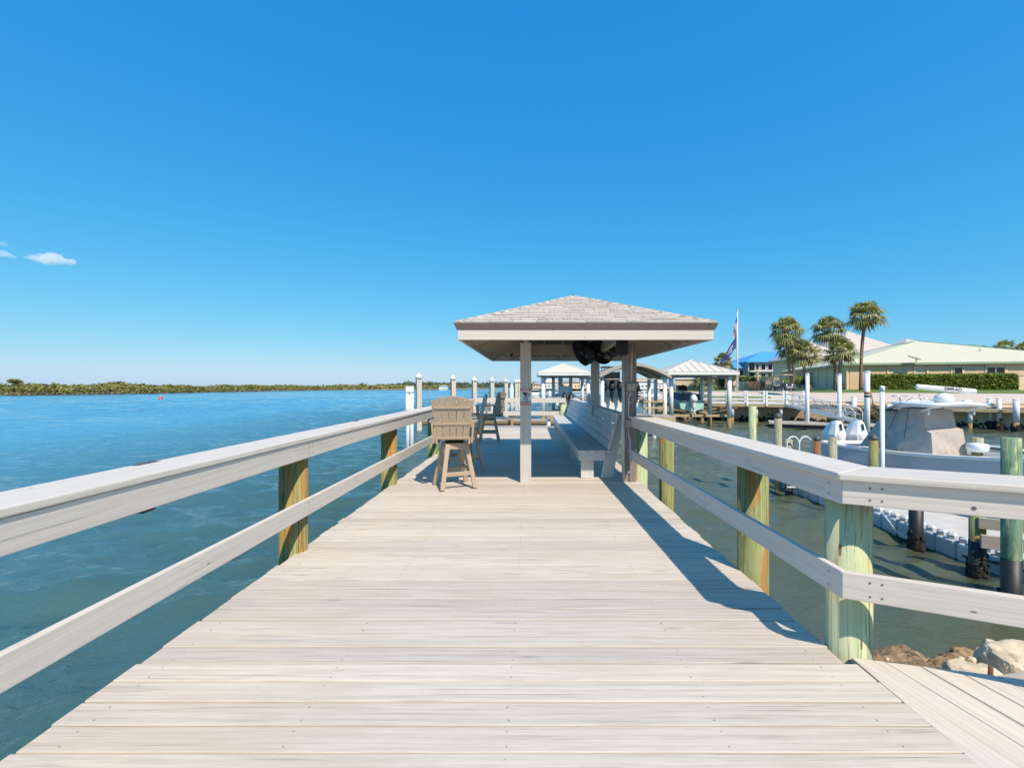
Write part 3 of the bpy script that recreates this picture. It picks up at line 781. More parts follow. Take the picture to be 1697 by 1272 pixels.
# ------------------------------------------------------------------ tall chairs
def make_chair(loc,rot,seat_rot,label):
    t=thing('bar_chair',label,'chair',loc,rot,'tall tan slat back chairs',local=True)
    # local frame: sitter faces +Y
    base=rz(seat_rot); zt=.63
    bt=[base@V((sx*.13,sy*.13,zt)) for sx in(-1,1) for sy in(-1,1)]
    bb=[base@V((sx*.235,sy*.245,0)) for sx in(-1,1) for sy in(-1,1)]
    for a,b in zip(bb,bt):
        MB().beam(a+V((0,0,.012)),b,.038,.062,up=base@V((1,0,0))).build('leg',TAN,t,.004)
    def q(i,z): return bb[i].lerp(bt[i],z/zt)
    mb=MB()
    for i,j in ((0,2),(1,3)): mb.beam(q(i,.22),q(j,.22),.026,.06)
    mb.split('footrest',TAN,t,.004)
    mb=MB()
    for i,j in ((0,1),(2,3)): mb.beam(q(i,.27),q(j,.27),.026,.06)
    mb.split('stretcher',TAN,t,.004)
    mb=MB()
    for i,j in ((0,2),(1,3),(0,1),(2,3)): mb.beam(q(i,.60),q(j,.60),.028,.085)
    mb.split('base_apron',TAN,t,.004)
    MB().cyl((0,0,.63),(0,0,.672),.13,n=20).build('swivel_plate',BLACK,t)
    mb=MB()
    for k in range(6): mb.beam((-.245,-.19+k*.083,.715-.012*k*0),(.245,-.19+k*.083,.715),.074,.024)
    mb.build('seat',TAN,t,.006)
    mb=MB()
    for sx in (-1,1): mb.beam((sx*.225,-.24,.678),(sx*.225,.24,.684),.026,.075)
    mb.split('seat_frame',TAN,t,.004)
    # back: five fanned slats with a rounded crown
    lean=R(14); o=V((0,-.20,.70)); bu=V((0,-math.sin(lean),math.cos(lean))); nrm=V((0,math.cos(lean),math.sin(lean)))
    Hb=.63
    for k in range(-2,3):
        w0,w1=.080,.112
        def top(x): return Hb-.62*x*x*1.35
        xa0,xb0=k*.086-.040,k*.086+.040; xa1,xb1=k*.117-.0545,k*.117+.0545
        poly=[(xa0,0),(xb0,0),(xb1,top(xb1)),((xa1*.3+xb1*.7),top(xa1*.3+xb1*.7)),((xa1*.7+xb1*.3),top(xa1*.7+xb1*.3)),(xa1,top(xa1))]
        MB().prism(poly,o,(1,0,0),bu,.020).build('back_slat',TAN,t,.004)
    for s,wd,th in ((.47,.50,.030),(.235,.60,.032),(.03,.56,.034)):
        c=o+bu*s-nrm*.014
        if s!=.235: c=c-nrm*.006
        mb=MB(); mb.beam(c+V((-wd/2,0,0)),c+V((wd/2,0,0)),.032,.032 if s!=.235 else .036,up=bu); mb.build('back_rail',TAN,t,.004)
    for sx in (-1,1):
        mb=MB(); poly=[(sx*.235,-.285),(sx*.325,-.285),(sx*.355,.10),(sx*.345,.24),(sx*.295,.275),(sx*.245,.24),(sx*.232,.0)]
        mb.prism(poly,(0,0,.945),(1,0,0),(0,1,0),.024 if sx>0 else .024); mb.build('armrest',TAN,t,.006)
        ar=MB(); ar.beam((sx*.262,.20,.66),(sx*.285,.20,.943),.03,.07,up=(0,1,0)); ar.beam((sx*.262,-.235,.66),(sx*.285,-.265,.943),.03,.05,up=(0,1,0))
        ar.split('arm_support',TAN,t,.004)
    return t
ch=make_chair((-1.10,6.55,0),R(4),R(20),'nearest tan bar chair, its slatted back toward the camera')
c2=copy_tree(ch); c2.location=(-1.12,7.70,0); c2.rotation_euler.z=R(101); c2['label']='middle bar chair standing in the pavilion shade, facing the open water'
c3=copy_tree(ch); c3.location=(-1.07,11.7,0); c3.rotation_euler.z=R(70); c3['label']='farthest tan bar chair, standing in the sun near the end of the boardwalk'

# ------------------------------------------------------------------ pilings around the slip
def cone_cap(mb,x,y,z,r,h=.10): mb.lathe([(r*1.08,z-.07),(r*1.08,z),(.012,z+h)],(x,y,0),18)
def piling(x,y,top,r,m,label,cap=None,wrap=None,group='pilings around the boat slip',tilt=(0,0),crust=False):
    t=thing('piling',label,'piling',(x,y,W),0,group)
    MB().cyl((x,y,W-1),(x+tilt[0],y+tilt[1],top),r*1.03,r,n=22,rnd=.9).build('shaft',m,t)
    if cap:
        mb=MB(); cone_cap(mb,x+tilt[0],y+tilt[1],top,r); mb.build('cap',cap,t)
    if wrap is not None:
        MB().cyl((x,y,W-.9),(x,y,wrap),r*1.06,n=22).build('wrap',WRAP,t)
    if crust:
        mb=MB()
        for i in range(60):
            a=random.uniform(0,6.28); z=W+abs(random.gauss(0,.16)); mb.box((x+math.cos(a)*r,y+math.sin(a)*r,z),(.08,.06,.06),rz(a)@rx(random.random()*3))
        tag(mb.build('oyster_crust',MUSS,t),kind='stuff')
    return t
piling(7.40,15.2,.77,.118,PGREEN,'flat topped pale green piling out in the harbour in front of the white railed dock')
piling(8.50,15.65,.42,.118,PPALE,'green grey piling with a dark cone cap beside the swim ladder',CAPB)
piling(8.44,14.9,-.30,.11,PPALE,'short stub piling carrying the white swim ladder',None,-1.35)
piling(9.12,14.5,-.22,.10,mat_pile('orange_rust_pile',(.34,.15,.07),(.25,.11,.05),(.40,.20,.08),.6),'thin rust orange piling with dark cone cap below the white outboards',CAPB)
piling(9.48,14.3,-.18,.122,PPALE,'flat topped pale green piling in front of the white outboards')
piling(10.2,13.55,-.08,.118,PMIX,'green and orange piling with dark cone cap beside the blue grey hull',CAPB)
piling(8.42,9.95,-.90,.122,PPALE,'black wrapped piling standing alone in the water beside the cube float',None,-.98,crust=True)
piling(8.31,8.47,-.90,.122,PMIX,'short piling, black below and mossy green on top, bolted to a cross beam',None,-1.43,crust=True)
piling(7.58,7.18,.63,.122,PTEAL,'tall teal green piling in front of the boat bow, left of the pair',None,-1.27,crust=True)
piling(8.16,7.25,.64,.122,PTEAL,'tall teal green piling in front of the boat bow, right of the pair',None,-1.27)
piling(12.25,12.55,.02,.125,PPALE,'leaning grey green piling beyond the bow of the covered boat',None,None,tilt=(.10,.03))
# cross beam between the low pilings
mb=MB(); mb.beam((8.2,8.35,-1.06),(9.9,7.5,-1.06),.07,.20); tag(mb.build('cross_beam',DOCKW,None,.006,loc=(8.9,8,-1.06)),'upper weathered timber cross beam bolted to the short mossy piling','beam')
mb=MB(); mb.beam((8.2,8.30,-1.38),(9.9,7.45,-1.38),.07,.24); tag(mb.build('cross_beam',DOCKW,None,.006,loc=(8.9,8,-1.38)),'lower weathered timber cross beam bolted to the short mossy piling','beam')
t=thing('guide_pole','thin white plastic pole rising from the water beside the covered boat','pole',(9.03,11.7,W))
MB().cyl((9.03,11.7,W-1),(9.03,11.7,1.36),.052,n=16).build('shaft',WHITEP,t)
MB().lathe([(.06,1.30),(.062,1.40),(.05,1.44),(.01,1.45)],(9.03,11.7,0),16).build('cap',WHITEP,t)
# swim ladder
t=thing('swim_ladder','white tube swim ladder with two hooped handles on a stub piling','ladder',(8.3,14.8,W))
for x,nm in ((8.22,0),(8.62,1)):
    mb=MB(); pts=[(x,14.62,-1.9)]+[(x,14.62,-.55)]+[(x+.20-.20*math.cos(a),14.62+.0,-.43+.25*math.sin(a)) for a in [math.pi*k/10 for k in range(11)]]+[(x+.40,14.7,-.75)]
    mb.tube(pts,.022,n=8); mb.build('handrail',WHITEP,t)
mb=MB()
for z in (-.9,-1.2,-1.5,-1.8): mb.beam((8.22,14.62,z),(8.62,14.62,z),.06,.03)
mb.split('rung',WHITEP,t)

# ------------------------------------------------------------------ cube float
fl=thing('cube_float','floating dock of grey plastic cubes under the covered boat','floating dock',(10.5,11.5,W))
mb=MB()
for i in range(22):
    for j in range(2 if i<3 else 9):
        x=8.95+.5*j; y=6.6+.5*i
        if j>1 and j<7: pass
        c=(x,y,W+.15); s=.475
        mb.box(c,(s,s,.40),rz(0),rnd=random.random())
mb.build('float_cubes',CUBE,fl,.06,2)
mb=MB()
for i in range(45):
    y=6.55+.25*i
    mb.lathe([(.085,W+.34),(.10,W+.37),(.10,W+.43),(.06,W+.47)],(8.86,y+random.uniform(-.02,.02),0),6,smooth=False)
mb.split('edge_peg',CUBE,fl)
mb=MB(); mb.box((11.4,12.0,W+.372),(4.8,10.6,.02)); mb.build('float_deck',FLOATT,fl,.01)
mb=MB(); mb.tube([(8.70,6.2,W+.42),(8.72,7.2,W+.25),(8.70,8.2,W+.30),(8.72,9.2,W+.12)],.022,n=8); mb.build('black_hose',BLACK,fl)
mb=MB(); mb.tube([(8.72,11.3,W+.40),(8.66,10.8,W+.12),(8.68,10.2,W-.02)],.014,n=6); mb.build('mooring_rope',WHITEP,fl)

# ------------------------------------------------------------------ boats
def hull_sections(L,B,D,rise,n=18,bow=.42,bowpow=2.3):
    out=[]
    for i in range(n+1):
        s=i/n
        b=B/2*(1-max(0,(s-bow)/(1-bow))**bowpow)*(.94+.06*min(1,s*4)); b=max(b,.015)
        zs=D+rise*s*s; k=.0+D*.9*max(0,(s-.72)/.28)**2.2
        cb=b*(.86-.35*max(0,(s-.4)/.6)); cz=D*.30+D*.45*max(0,(s-.3)/.7)**2
        cz=max(cz,k+.02); x=s*L
        mids=[(cb+(b-cb)*q**.8, cz+(zs-cz)*q) for q in (.35,.7)]
        out.append((x,b,zs,cb,cz,k,mids))
    return out
def boat_hull(parent,L,B,D,rise,m_hull,m_gun,m_deck,**kw):
    S=hull_sections(L,B,D,rise,**kw)
    rings=[]
    for x,b,zs,cb,cz,k,mi in S:
        left=[V((x,-b,zs)),V((x,-mi[1][0],mi[1][1])),V((x,-mi[0][0],mi[0][1])),V((x,-cb,cz)),V((x,-cb+.05*min(1,cb),cz-.03))]
        rings.append(left+[V((x,0,k))]+[V((p.x,-p.y,p.z)) for p in reversed(left)])
    mb=MB(); mb.loft(rings,False,True,closed=False)
    r0=rings[0]; mb.add(r0,[list(range(len(r0)))])
    mb.build('hull',m_hull,parent)
    mb=MB()
    for sg in (-1,1):
        rr=[]
        for x,b,zs,*_ in S:
            wd=min(.20,b*.8)
            rr.append([V((x,sg*(b+.035),zs-.05)),V((x,sg*(b+.035),zs+.025)),V((x,sg*(b-wd),zs+.035)),V((x,sg*(b-wd),zs-.10))])
        mb.loft(rr,True,False)
    b0=S[0][1]; mb.box((.08,0,D+.0),(.16,b0*1.9,.10))
    mb.build('gunwale',m_gun,parent)
    mb=MB(); up=[V((x,-max(b-.1,0),zs-.16)) for x,b,zs,*_ in S]; dn=[V((x,max(b-.1,0),zs-.16)) for x,b,zs,*_ in S]
    for i in range(len(S)-1): mb.quad(up[i],up[i+1],dn[i+1],dn[i])
    mb.build('deck',m_deck,parent)
    return S
def outboard(parent,x,y,z,s,m,m2,decal=None,tilt=0,name='outboard_motor',facet=False):
    """cowling top at z; leg runs down.  Motor stands off the stern toward -x (boat axis is +x)"""
    def P(px,py,pz):
        p=V((px*s,py*s,pz*s)); p=ry(tilt)@p; return V((x,y,z))+p
    def ring(cx,cz,lx,ly,n=18,pw=2.8,sk=0):
        o=[]; n=10 if facet else n; pw=2.3 if facet else pw
        for k in range(n):
            t=2*math.pi*k/n; c,sn=math.cos(t),math.sin(t)
            ex=abs(c)**(2/pw)*(1 if c>=0 else -1); ey=abs(sn)**(2/pw)*(1 if sn>=0 else -1)
            o.append(P(cx+lx*ex,ly*ey,cz+sk*ex))
        return o
    mb=MB(); mb.loft([ring(-.30,-.80,.28,.22),ring(-.30,-.64,.40,.295),ring(-.30,-.50,.42,.31),ring(-.29,-.44,.42,.305),ring(-.25,-.12,.29,.185,sk=.06),ring(-.24,-.03,.22,.13,sk=.07),ring(-.24,0,.15,.08,sk=.04)],True,not facet)
    root=mb.build(name,m,parent)
    mb=MB()
    mb.loft([ring(-.32,-1.50,.14,.07),ring(-.31,-1.20,.17,.135),ring(-.30,-.98,.20,.18),ring(-.30,-.775,.25,.215)],True,True)
    mb.loft([ring(-.33,-1.66,.12,.04),ring(-.31,-1.48,.15,.06)],True,True)
    mb.loft([ring(-.36,-1.95,.10,.012),ring(-.36,-1.62,.16,.03)],True,True)
    mb.build('leg',m2,root)
    mb=MB(); mb.tube([P(-.05,0,-1.66),P(-.20,0,-1.66),P(-.45,0,-1.66),P(-.58,0,-1.66)],.07*s,n=10,radii=[.02*s,.075*s,.075*s,.04*s])
    for k in range(3):
        t=2.094*k; mb.quad(P(-.60,.03*math.cos(t),-1.66+.03*math.sin(t)),P(-.56,.19*math.cos(t-.3),-1.66+.19*math.sin(t-.3)),P(-.64,.20*math.cos(t+.35),-1.66+.20*math.sin(t+.35)),P(-.62,.05*math.cos(t+.9),-1.66+.05*math.sin(t+.9)))
    mb.build('propeller',m2,root)
    mb=MB(); mb.box(P(.06,0,-.95),(.14*s,.26*s,.5*s)); mb.build('mount_bracket',m2,root)
    if decal:
        mb=MB()
        mb.add([P(.125,-.035,-.28),P(.125,.035,-.28),P(.055,.035,-.07),P(.055,-.035,-.07)],[(0,1,2,3)])
        mb.add([P(.128,-.10,-.68),P(.128,-.085,-.68),P(.128,-.14,-.40),P(.128,-.155,-.40)],[(0,1,2,3)])
        mb.build('dark_stripe',decal,root)
    return root

# the covered centre console boat on the float, bow toward the shore
BT=thing('covered_boat','pale blue centre console boat under a taupe cover with white hardtop and twin white outboards','boat',(12.0,16.9,W+.40),R(-90),local=True)
boat_hull(BT,8.8,2.75,1.08,.72,HULLB,GELW,GELW)
for s in (-.41,.41): outboard(BT,-.20,s,1.80,1.10,GELW,GELW,DARKG,facet=True)
# local helper: world -> boat
def bl(x,y,z): return V((16.9-y, x-12.0, z-(W+.40)))
def ploc(mb,pts,faces): mb.add([bl(*p) for p in pts],faces)
# canvas cover with folds
def tent(rows,n=26,m=14):
    pass
mb=MB()
def grid_patch(a,b,c,d,nu,nv,amp,seed,edge=True):
    rnd=random.Random(seed); ph=[rnd.uniform(0,6.3) for _ in range(6)]
    a,b,c,d=[bl(*p) for p in (a,b,c,d)]; nrm=(b-a).cross(d-a).normalized(); P=[];fs=[]
    for j in range(nv+1):
        for i in range(nu+1):
            u=i/nu; v=j/nv; p=(a*(1-u)+b*u)*(1-v)+(d*(1-u)+c*u)*v
            k=math.sin(math.pi*u)**.6*1.0 if True else 1
            wv=math.sin(u*9+v*5+ph[0])*.5+math.sin(u*17-v*8+ph[1])*.3+math.sin(v*7+u*3+ph[2])*.4+math.sin(u*31+v*6+ph[3])*.22+math.sin((u-v)*23+ph[4])*.25
            P.append(p+nrm*amp*wv*k*(.3+.7*(1-v)))
    for j in range(nv):
        for i in range(nu): fs.append((j*(nu+1)+i,j*(nu+1)+i+1,(j+1)*(nu+1)+i+1,(j+1)*(nu+1)+i))
    mb.add(P,fs,None,True,rnd=.8)
Lt0,Lt1=(11.45,14.6,.76),(11.60,13.45,.76); Rt0,Rt1=(12.55,14.6,.76),(12.45,13.45,.76)
LB0,LB1=(11.05,15.3,-.55),(11.36,12.98,-.55); RB0,RB1=(12.9,15.3,-.55),(12.25,12.88,-.55)
# left side, with the stern part of the cover pulled out
grid_patch(LB0,LB1,Lt1,Lt0,40,22,.075,1); grid_patch(RB1,RB0,Rt0,Rt1,16,10,.04,2); grid_patch(RB0,LB0,Lt0,Rt0,16,10,.05,3)
ms=(11.46,13.22,.16); mr=(12.30,13.15,.26)
grid_patch(ms,mr,Rt1,Lt1,12,8,.02,4)
bs,br=(11.42,12.98,.09),(12.27,12.92,.21)
grid_patch(bs,br,mr,ms,12,4,.012,6)
grid_patch((11.36,12.86,-.55),(12.27,12.78,-.55),br,bs,20,14,.045,5)
grid_patch(LB1,(11.36,12.86,-.55),bs,ms,4,8,.005,7)
grid_patch(Lt0,Lt1,Rt1,Rt0,4,4,0,8)
cv=mb.build('canvas_cover',CANV,BT)
mb=MB(); 
for f in (.33,.66):
    pts=[bl(*(V(LB0).lerp(V(LB1),f).lerp(V(Lt0).lerp(V(Lt1),f*.8+.1),k/8)+V((-.03,0,0)))) for k in range(9)]
    mb.tube(pts,.006,n=4)
mb.build('cover_seam',DARKG,cv)
# hardtop
mb=MB(); out=[]
cx,cy=12.0,13.45
def ht(sc,z):
    P=[]
    for k in range(40):
        t=2*math.pi*k/40; c,s_=math.cos(t),math.sin(t)
        ex=abs(c)**(.45)*(1 if c>=0 else -1); ey=abs(s_)**(.55)*(1 if s_>=0 else -1)
        P.append(bl(cx+.93*sc*ex,cy+.86*sc*ey,z+.05*(1-abs(ex))))
    return P
mb.loft([ht(.90,.84),ht(.985,.87),ht(1,.90),ht(.985,.935),ht(.90,.955)],True,True); mb.build('hardtop',GELW,BT)
mb=MB()
for x in (11.35,12.65):
    for y0,y1 in ((14.3,14.0),(13.0,12.95)):
        mb.tube([bl(x,y0,.62),bl(x,y0-.02,.70),bl(x,y1+.05,.80),bl(x,y1-.2,.88)],.026,n=8)
    mb.tube([bl(x-.15,13.9,.72),bl(x-.12,13.75,.82),bl(x+.05,13.5,.86)],.022,n=8); mb.tube([bl(x-.12,13.1,.70),bl(x-.05,12.95,.80),bl(x+.1,12.75,.85)],.022,n=8)
mb.split('hardtop_frame',GELW,BT)
mb=MB(); mb.box(bl(12,14.42,.80),(.10,1.5,.13))
mb.build('rod_holder_rack',GELW,BT,.01)
mb=MB()
for k in range(6): mb.box(bl(11.4+k*.24,14.48,.80),(.10,.12,.06))
mb.box(bl(11.25,14.35,.69),(.28,.5,.05)); mb.build('rack_slot',BLACK,BT)
mb=MB(); mb.lathe([(.16,0),(.22,.05),(.235,.13),(.20,.22),(.12,.28),(.05,.30)],bl(11.98,13.2,.945),22); rd=mb.build('radar_pedestal',GELW,BT)
b0,b1=bl(11.26,13.32,1.425),bl(12.70,12.98,1.285)
mb=MB(); dv=(b1-b0).normalized(); ringr=[]
side=dv.cross(V((0,0,1))).normalized(); upv=side.cross(dv)
for q,k in ((0,.6),(.012,.9),(.03,1),(.97,1),(.988,.9),(1,.6)):
    p=b0.lerp(b1,q); ringr.append([p+side*(.065*k*math.cos(a))+upv*(.075*k*(math.sin(a))) for a in [2*math.pi*i/16 for i in range(16)]])
mb.loft(ringr,True,True); bar=mb.build('radar_bar',GELW,BT)
# lettering on the bar, facing the boardwalk
ctr=b0.lerp(b1,.60); face=-side if (-side).dot(bl(0,0,1.4)-ctr)>0 else side
def text_on(name,body,size,m,parent,center,xdir,ndir,bold=.002):
    cu=bpy.data.curves.new(name,'FONT'); cu.body=body; cu.size=size; cu.align_x='CENTER'; cu.align_y='CENTER'; cu.extrude=.001; cu.offset=bold
    ob=bpy.data.objects.new(name,cu); col.objects.link(ob); dg=bpy.context.evaluated_depsgraph_get()
    me=bpy.data.meshes.new_from_object(ob.evaluated_get(dg)); bpy.data.objects.remove(ob)
    o=bpy.data.objects.new(name,me); col.objects.link(o); me.materials.clear(); me.materials.append(m)
    x=V(xdir).normalized(); n_=V(ndir).normalized(); y=n_.cross(x)
    me.transform(Matrix((x,y,n_)).transposed().to_4x4()); o.parent=parent; o.location=center; ORG[o.name]=V((0,0,0)); return o
text_on('lettering','SIMRAD',.125,INK,bar,ctr+face*.067+upv*.012,dv,face)
mb=MB(); mb.cyl(bl(11.30,13.9,.95),bl(11.30,13.9,1.10),.04,n=10); mb.tube([bl(11.05,13.95,1.13),bl(11.5,13.9,1.14)],.018); mb.cyl(bl(11.72,13.7,.95),bl(11.72,13.7,1.16),.010,n=8)
mb.lathe([(.03,0),(.04,.03),(.01,.05)],bl(11.72,13.7,1.15),10); mb.split('deck_light',ALU,BT)
mb=MB(); mb.lathe([(.11,0),(.12,.05),(.09,.09),(.02,.10)],bl(12.55,13.1,.95),18); mb.build('antenna_dome',GELW,BT)
mb=MB(); mb.tube([bl(11.3,13.7,.98),bl(11.4,13.6,1.10),bl(11.6,13.6,1.12),bl(11.7,13.6,1.0)],.012); mb.tube([bl(11.75,13.3,1.02),bl(11.62,13.3,1.06),bl(11.5,13.3,1.08)],.016)
mb.split('antenna_whip',ALU,BT)
# white mooring roller seen beyond the bow
t=thing('dock_roller','white round dock roller with a rope in front of the leaning piling','roller',(12.0,12.2,-.2))
mb=MB(); mb.lathe([(.05,-.42),(.2,-.38),(.23,-.32),(.23,-.24),(.2,-.18),(.05,-.16)],(11.98,12.2,.08),20); mb.build('roller',GELW,t,.0)
mb=MB(); mb.cyl((11.98,12.2,-.34),(11.98,12.2,W-.5),.11,n=16); mb.build('stub',PMIX,t)
mb=MB(); mb.tube([(12.2,12.1,-.20),(12.7,11.6,-.28),(13.2,11.2,-.42)],.022); mb.build('rope',BLACK,t)
mb=MB(); mb.tube([(12.2,12.12,-.15),(13.3,11.4,-.30)],.03); mb.build('arm',WHITEP,t)

# ------------------------------------------------------------------ tall white poles by the gangway, float, gangway
for x,y,top,r,lab in ((17.75,29.2*1.32,2.45,.15,'white sleeved pole left of the gangway, standing on the grey float'),(26.3,38.8,2.40,.155,'white sleeved pole at the foot of the gangway, right of its handrail'),(26.3,35.6,2.55,.19,'thickest white sleeved pole, the one with a dark band behind the white outboards')):
    if top==2.45: x=(1338-880)*38.6/F; y=38.6
    t=thing('sleeved_pole',lab,'pole',(x,y,W),0,'tall white poles by the gangway')
    MB().cyl((x,y,W-1),(x,y,top),r,n=18).build('sleeve',WHITEP,t)
    MB().lathe([(r*1.06,top-.08),(r*1.06,top+.02),(r*.9,top+.05),(.02,top+.06)],(x,y,0),18).build('cap',WHITEP,t)
    if r>.18:
        MB().cyl((x,y,.55),(x,y,.72),r*1.03,n=18).build('dark_band',BLACK,t); MB().cyl((x,y,.78),(x,y,1.0),r*1.02,n=18).build('red_sticker',SIGNR,t)
t=thing('floating_dock','low grey floating dock at the foot of the gangway','floating dock',(26,38,W))
mb=MB(); mb.box((25.2,38.0,W+.36),(9.5,3.0,.14),rz(R(-26))); mb.build('deck',DOCKW,t,.02)
mb=MB(); mb.box((25.2,38.0,W+.14),(9.3,2.8,.30),rz(R(-26))); mb.build('float',BLACK,t)
gw=thing('gangway','white aluminium gangway ramp with truss handrails going down to the float','gangway',(26,41,-1))
g0=V((23.9,42.2,-.32)); g1=V((26.9,37.3,W+.62)); gd=(g1-g0); gx=V((-gd.y,gd.x,0)).normalized()*.62
mb=MB(); mb.beam(g0,g1,1.15,.06); mb.build('ramp',ALU,gw)
for sg in (-1,1):
    a,b=g0+gx*sg,g1+gx*sg; up=V((0,0,1.05))
    mb=MB(); mb.tube([a+up,b+up-gd*.06,b-gd*.0+V((0,0,.75)),b],.035,n=6); mb.tube([a+up*.5,b+up*.5],.028,n=5); mb.tube([a,a+up],.035,n=6)
    for k in range(9):
        q=a.lerp(b,k/9); q2=a.lerp(b,(k+1)/9)
        mb.tube([q,q+up],.024,n=5); mb.tube([q,q2+up] if k%2 else [q+up,q2],.02,n=5)
    mb.build('handrail_truss',WHITE,gw)
    mb=MB(); mb.beam(a,b,.05,.22); mb.build('side_beam',WHITE,gw)

# ------------------------------------------------------------------ white railed dock along the seawall
def white_dock(name,label,p0,p1,zdeck,wid,rail_h,n,piles,rails=True):
    p0=V((*p0,0));p1=V((*p1,0)); t=thing(name,label,'dock',((p0+p1)/2).to_tuple()[:2]+(zdeck,))
    d=(p1-p0); L=d.length; d.normalize(); nn=V((-d.y,d.x,0))
    if nn.y<0: nn=-nn
    Z=V((0,0,1))
    mb=MB(); k=0
    while k<L: mb.beam(p0+d*(k+.07)+Z*(zdeck-.02),p0+d*(k+.07)+nn*wid+Z*(zdeck-.02),.135,.04); k+=.145
    mb.build('deck',DOCKW,t)
    mb=MB(); mb.beam(p0-nn*.03+Z*(zdeck-.15),p1-nn*.03+Z*(zdeck-.15),.05,.24); mb.build('skirt_board',YELW,t)
    if rails:
        for off in (0,wid):
            mb=MB(); mb.beam(p0+nn*off+Z*(zdeck+rail_h),p1+nn*off+Z*(zdeck+rail_h),.16,.05)
            for q in (.36,.66): mb.beam(p0+nn*(off-.03)+Z*(zdeck+rail_h*q),p1+nn*(off-.03)+Z*(zdeck+rail_h*q),.04,.13)
            mb.beam(p0+nn*(off-.03)+Z*(zdeck+.10),p1+nn*(off-.03)+Z*(zdeck+.10),.04,.2)
            mb.build('rail',WHITE,t)
            for i in range(n+1):
                p=p0.lerp(p1,i/n)+nn*(off-.07); mb=MB(); mb.box(p+Z*(zdeck+rail_h/2-.05),(.17,.10,rail_h+.25)); mb.build('rail_post',WHITE,t)
    for i in range(piles+1):
        p=p0.lerp(p1,i/piles)+nn*.25
        mb=MB(); mb.cyl(p+Z*(zdeck-.05),p+Z*(W+.5),.16,n=14); sl_=mb.build('pile',WHITEP,t)
        mb=MB(); mb.cyl(p+Z*(W+.5),p+Z*(W-1),.15,n=14); mb.build('stained_foot',ALGAE,sl_)
    return t
white_dock('railed_dock','white railed dock along the tan seawall beside the right boat shelter',(17.6,44.9),(25.6,42.2),-.30,1.5,1.2,5,4)
t=white_dock('narrow_dock','narrow grey dock walkway along the seawall behind the covered boat',(28.2,41.2),(44,33.4),-.42,1.0,1.0,1,4,rails=False)
for i,(px,y,top,r) in enumerate(((1258,41.3,.65,.0),)):
    pass
for px,yy,top,r,lab in ((1422-170,0,0,0,''),):
    pass
# mooring posts on the narrow dock
for px,Y,top,r,lab in ((1415,41.4,.45,.20,'short fat white post on the seawall dock behind the gangway'),(1640,37.6,.42,.17,'white sleeved dock post, leftmost of the three by the seawall at right'),(1655.5,37.0,.44,.16,'white sleeved dock post, middle of the three by the seawall at right'),(1684,35.6,.40,.20,'thickest white sleeved dock post, rightmost of the three by the seawall')):
    x=(px-880)*Y/F; t=thing('sleeved_post',lab,'post',(x,Y,W),0,'white posts along the seawall dock')
    MB().cyl((x,Y,W+.7),(x,Y,top),r,n=16).build('sleeve',WHITEP,t); MB().cyl((x,Y,W-1),(x,Y,W+.7),r*.98,n=16).build('stained_foot',ALGAE,t)
    MB().lathe([(r*1.05,top-.06),(r*1.05,top),(.02,top+.05)],(x,Y,0),16).build('cap',WHITE,t)
    mb=MB()
    for k in range(50):
        a=random.uniform(0,6.28); mb.box((x+math.cos(a)*r,Y+math.sin(a)*r,W+abs(random.gauss(0,.25))),(.2,.16,.15),rz(a)@rx(random.random()*3))
    tag(mb.build('oyster_crust',MUSS,t),kind='stuff')

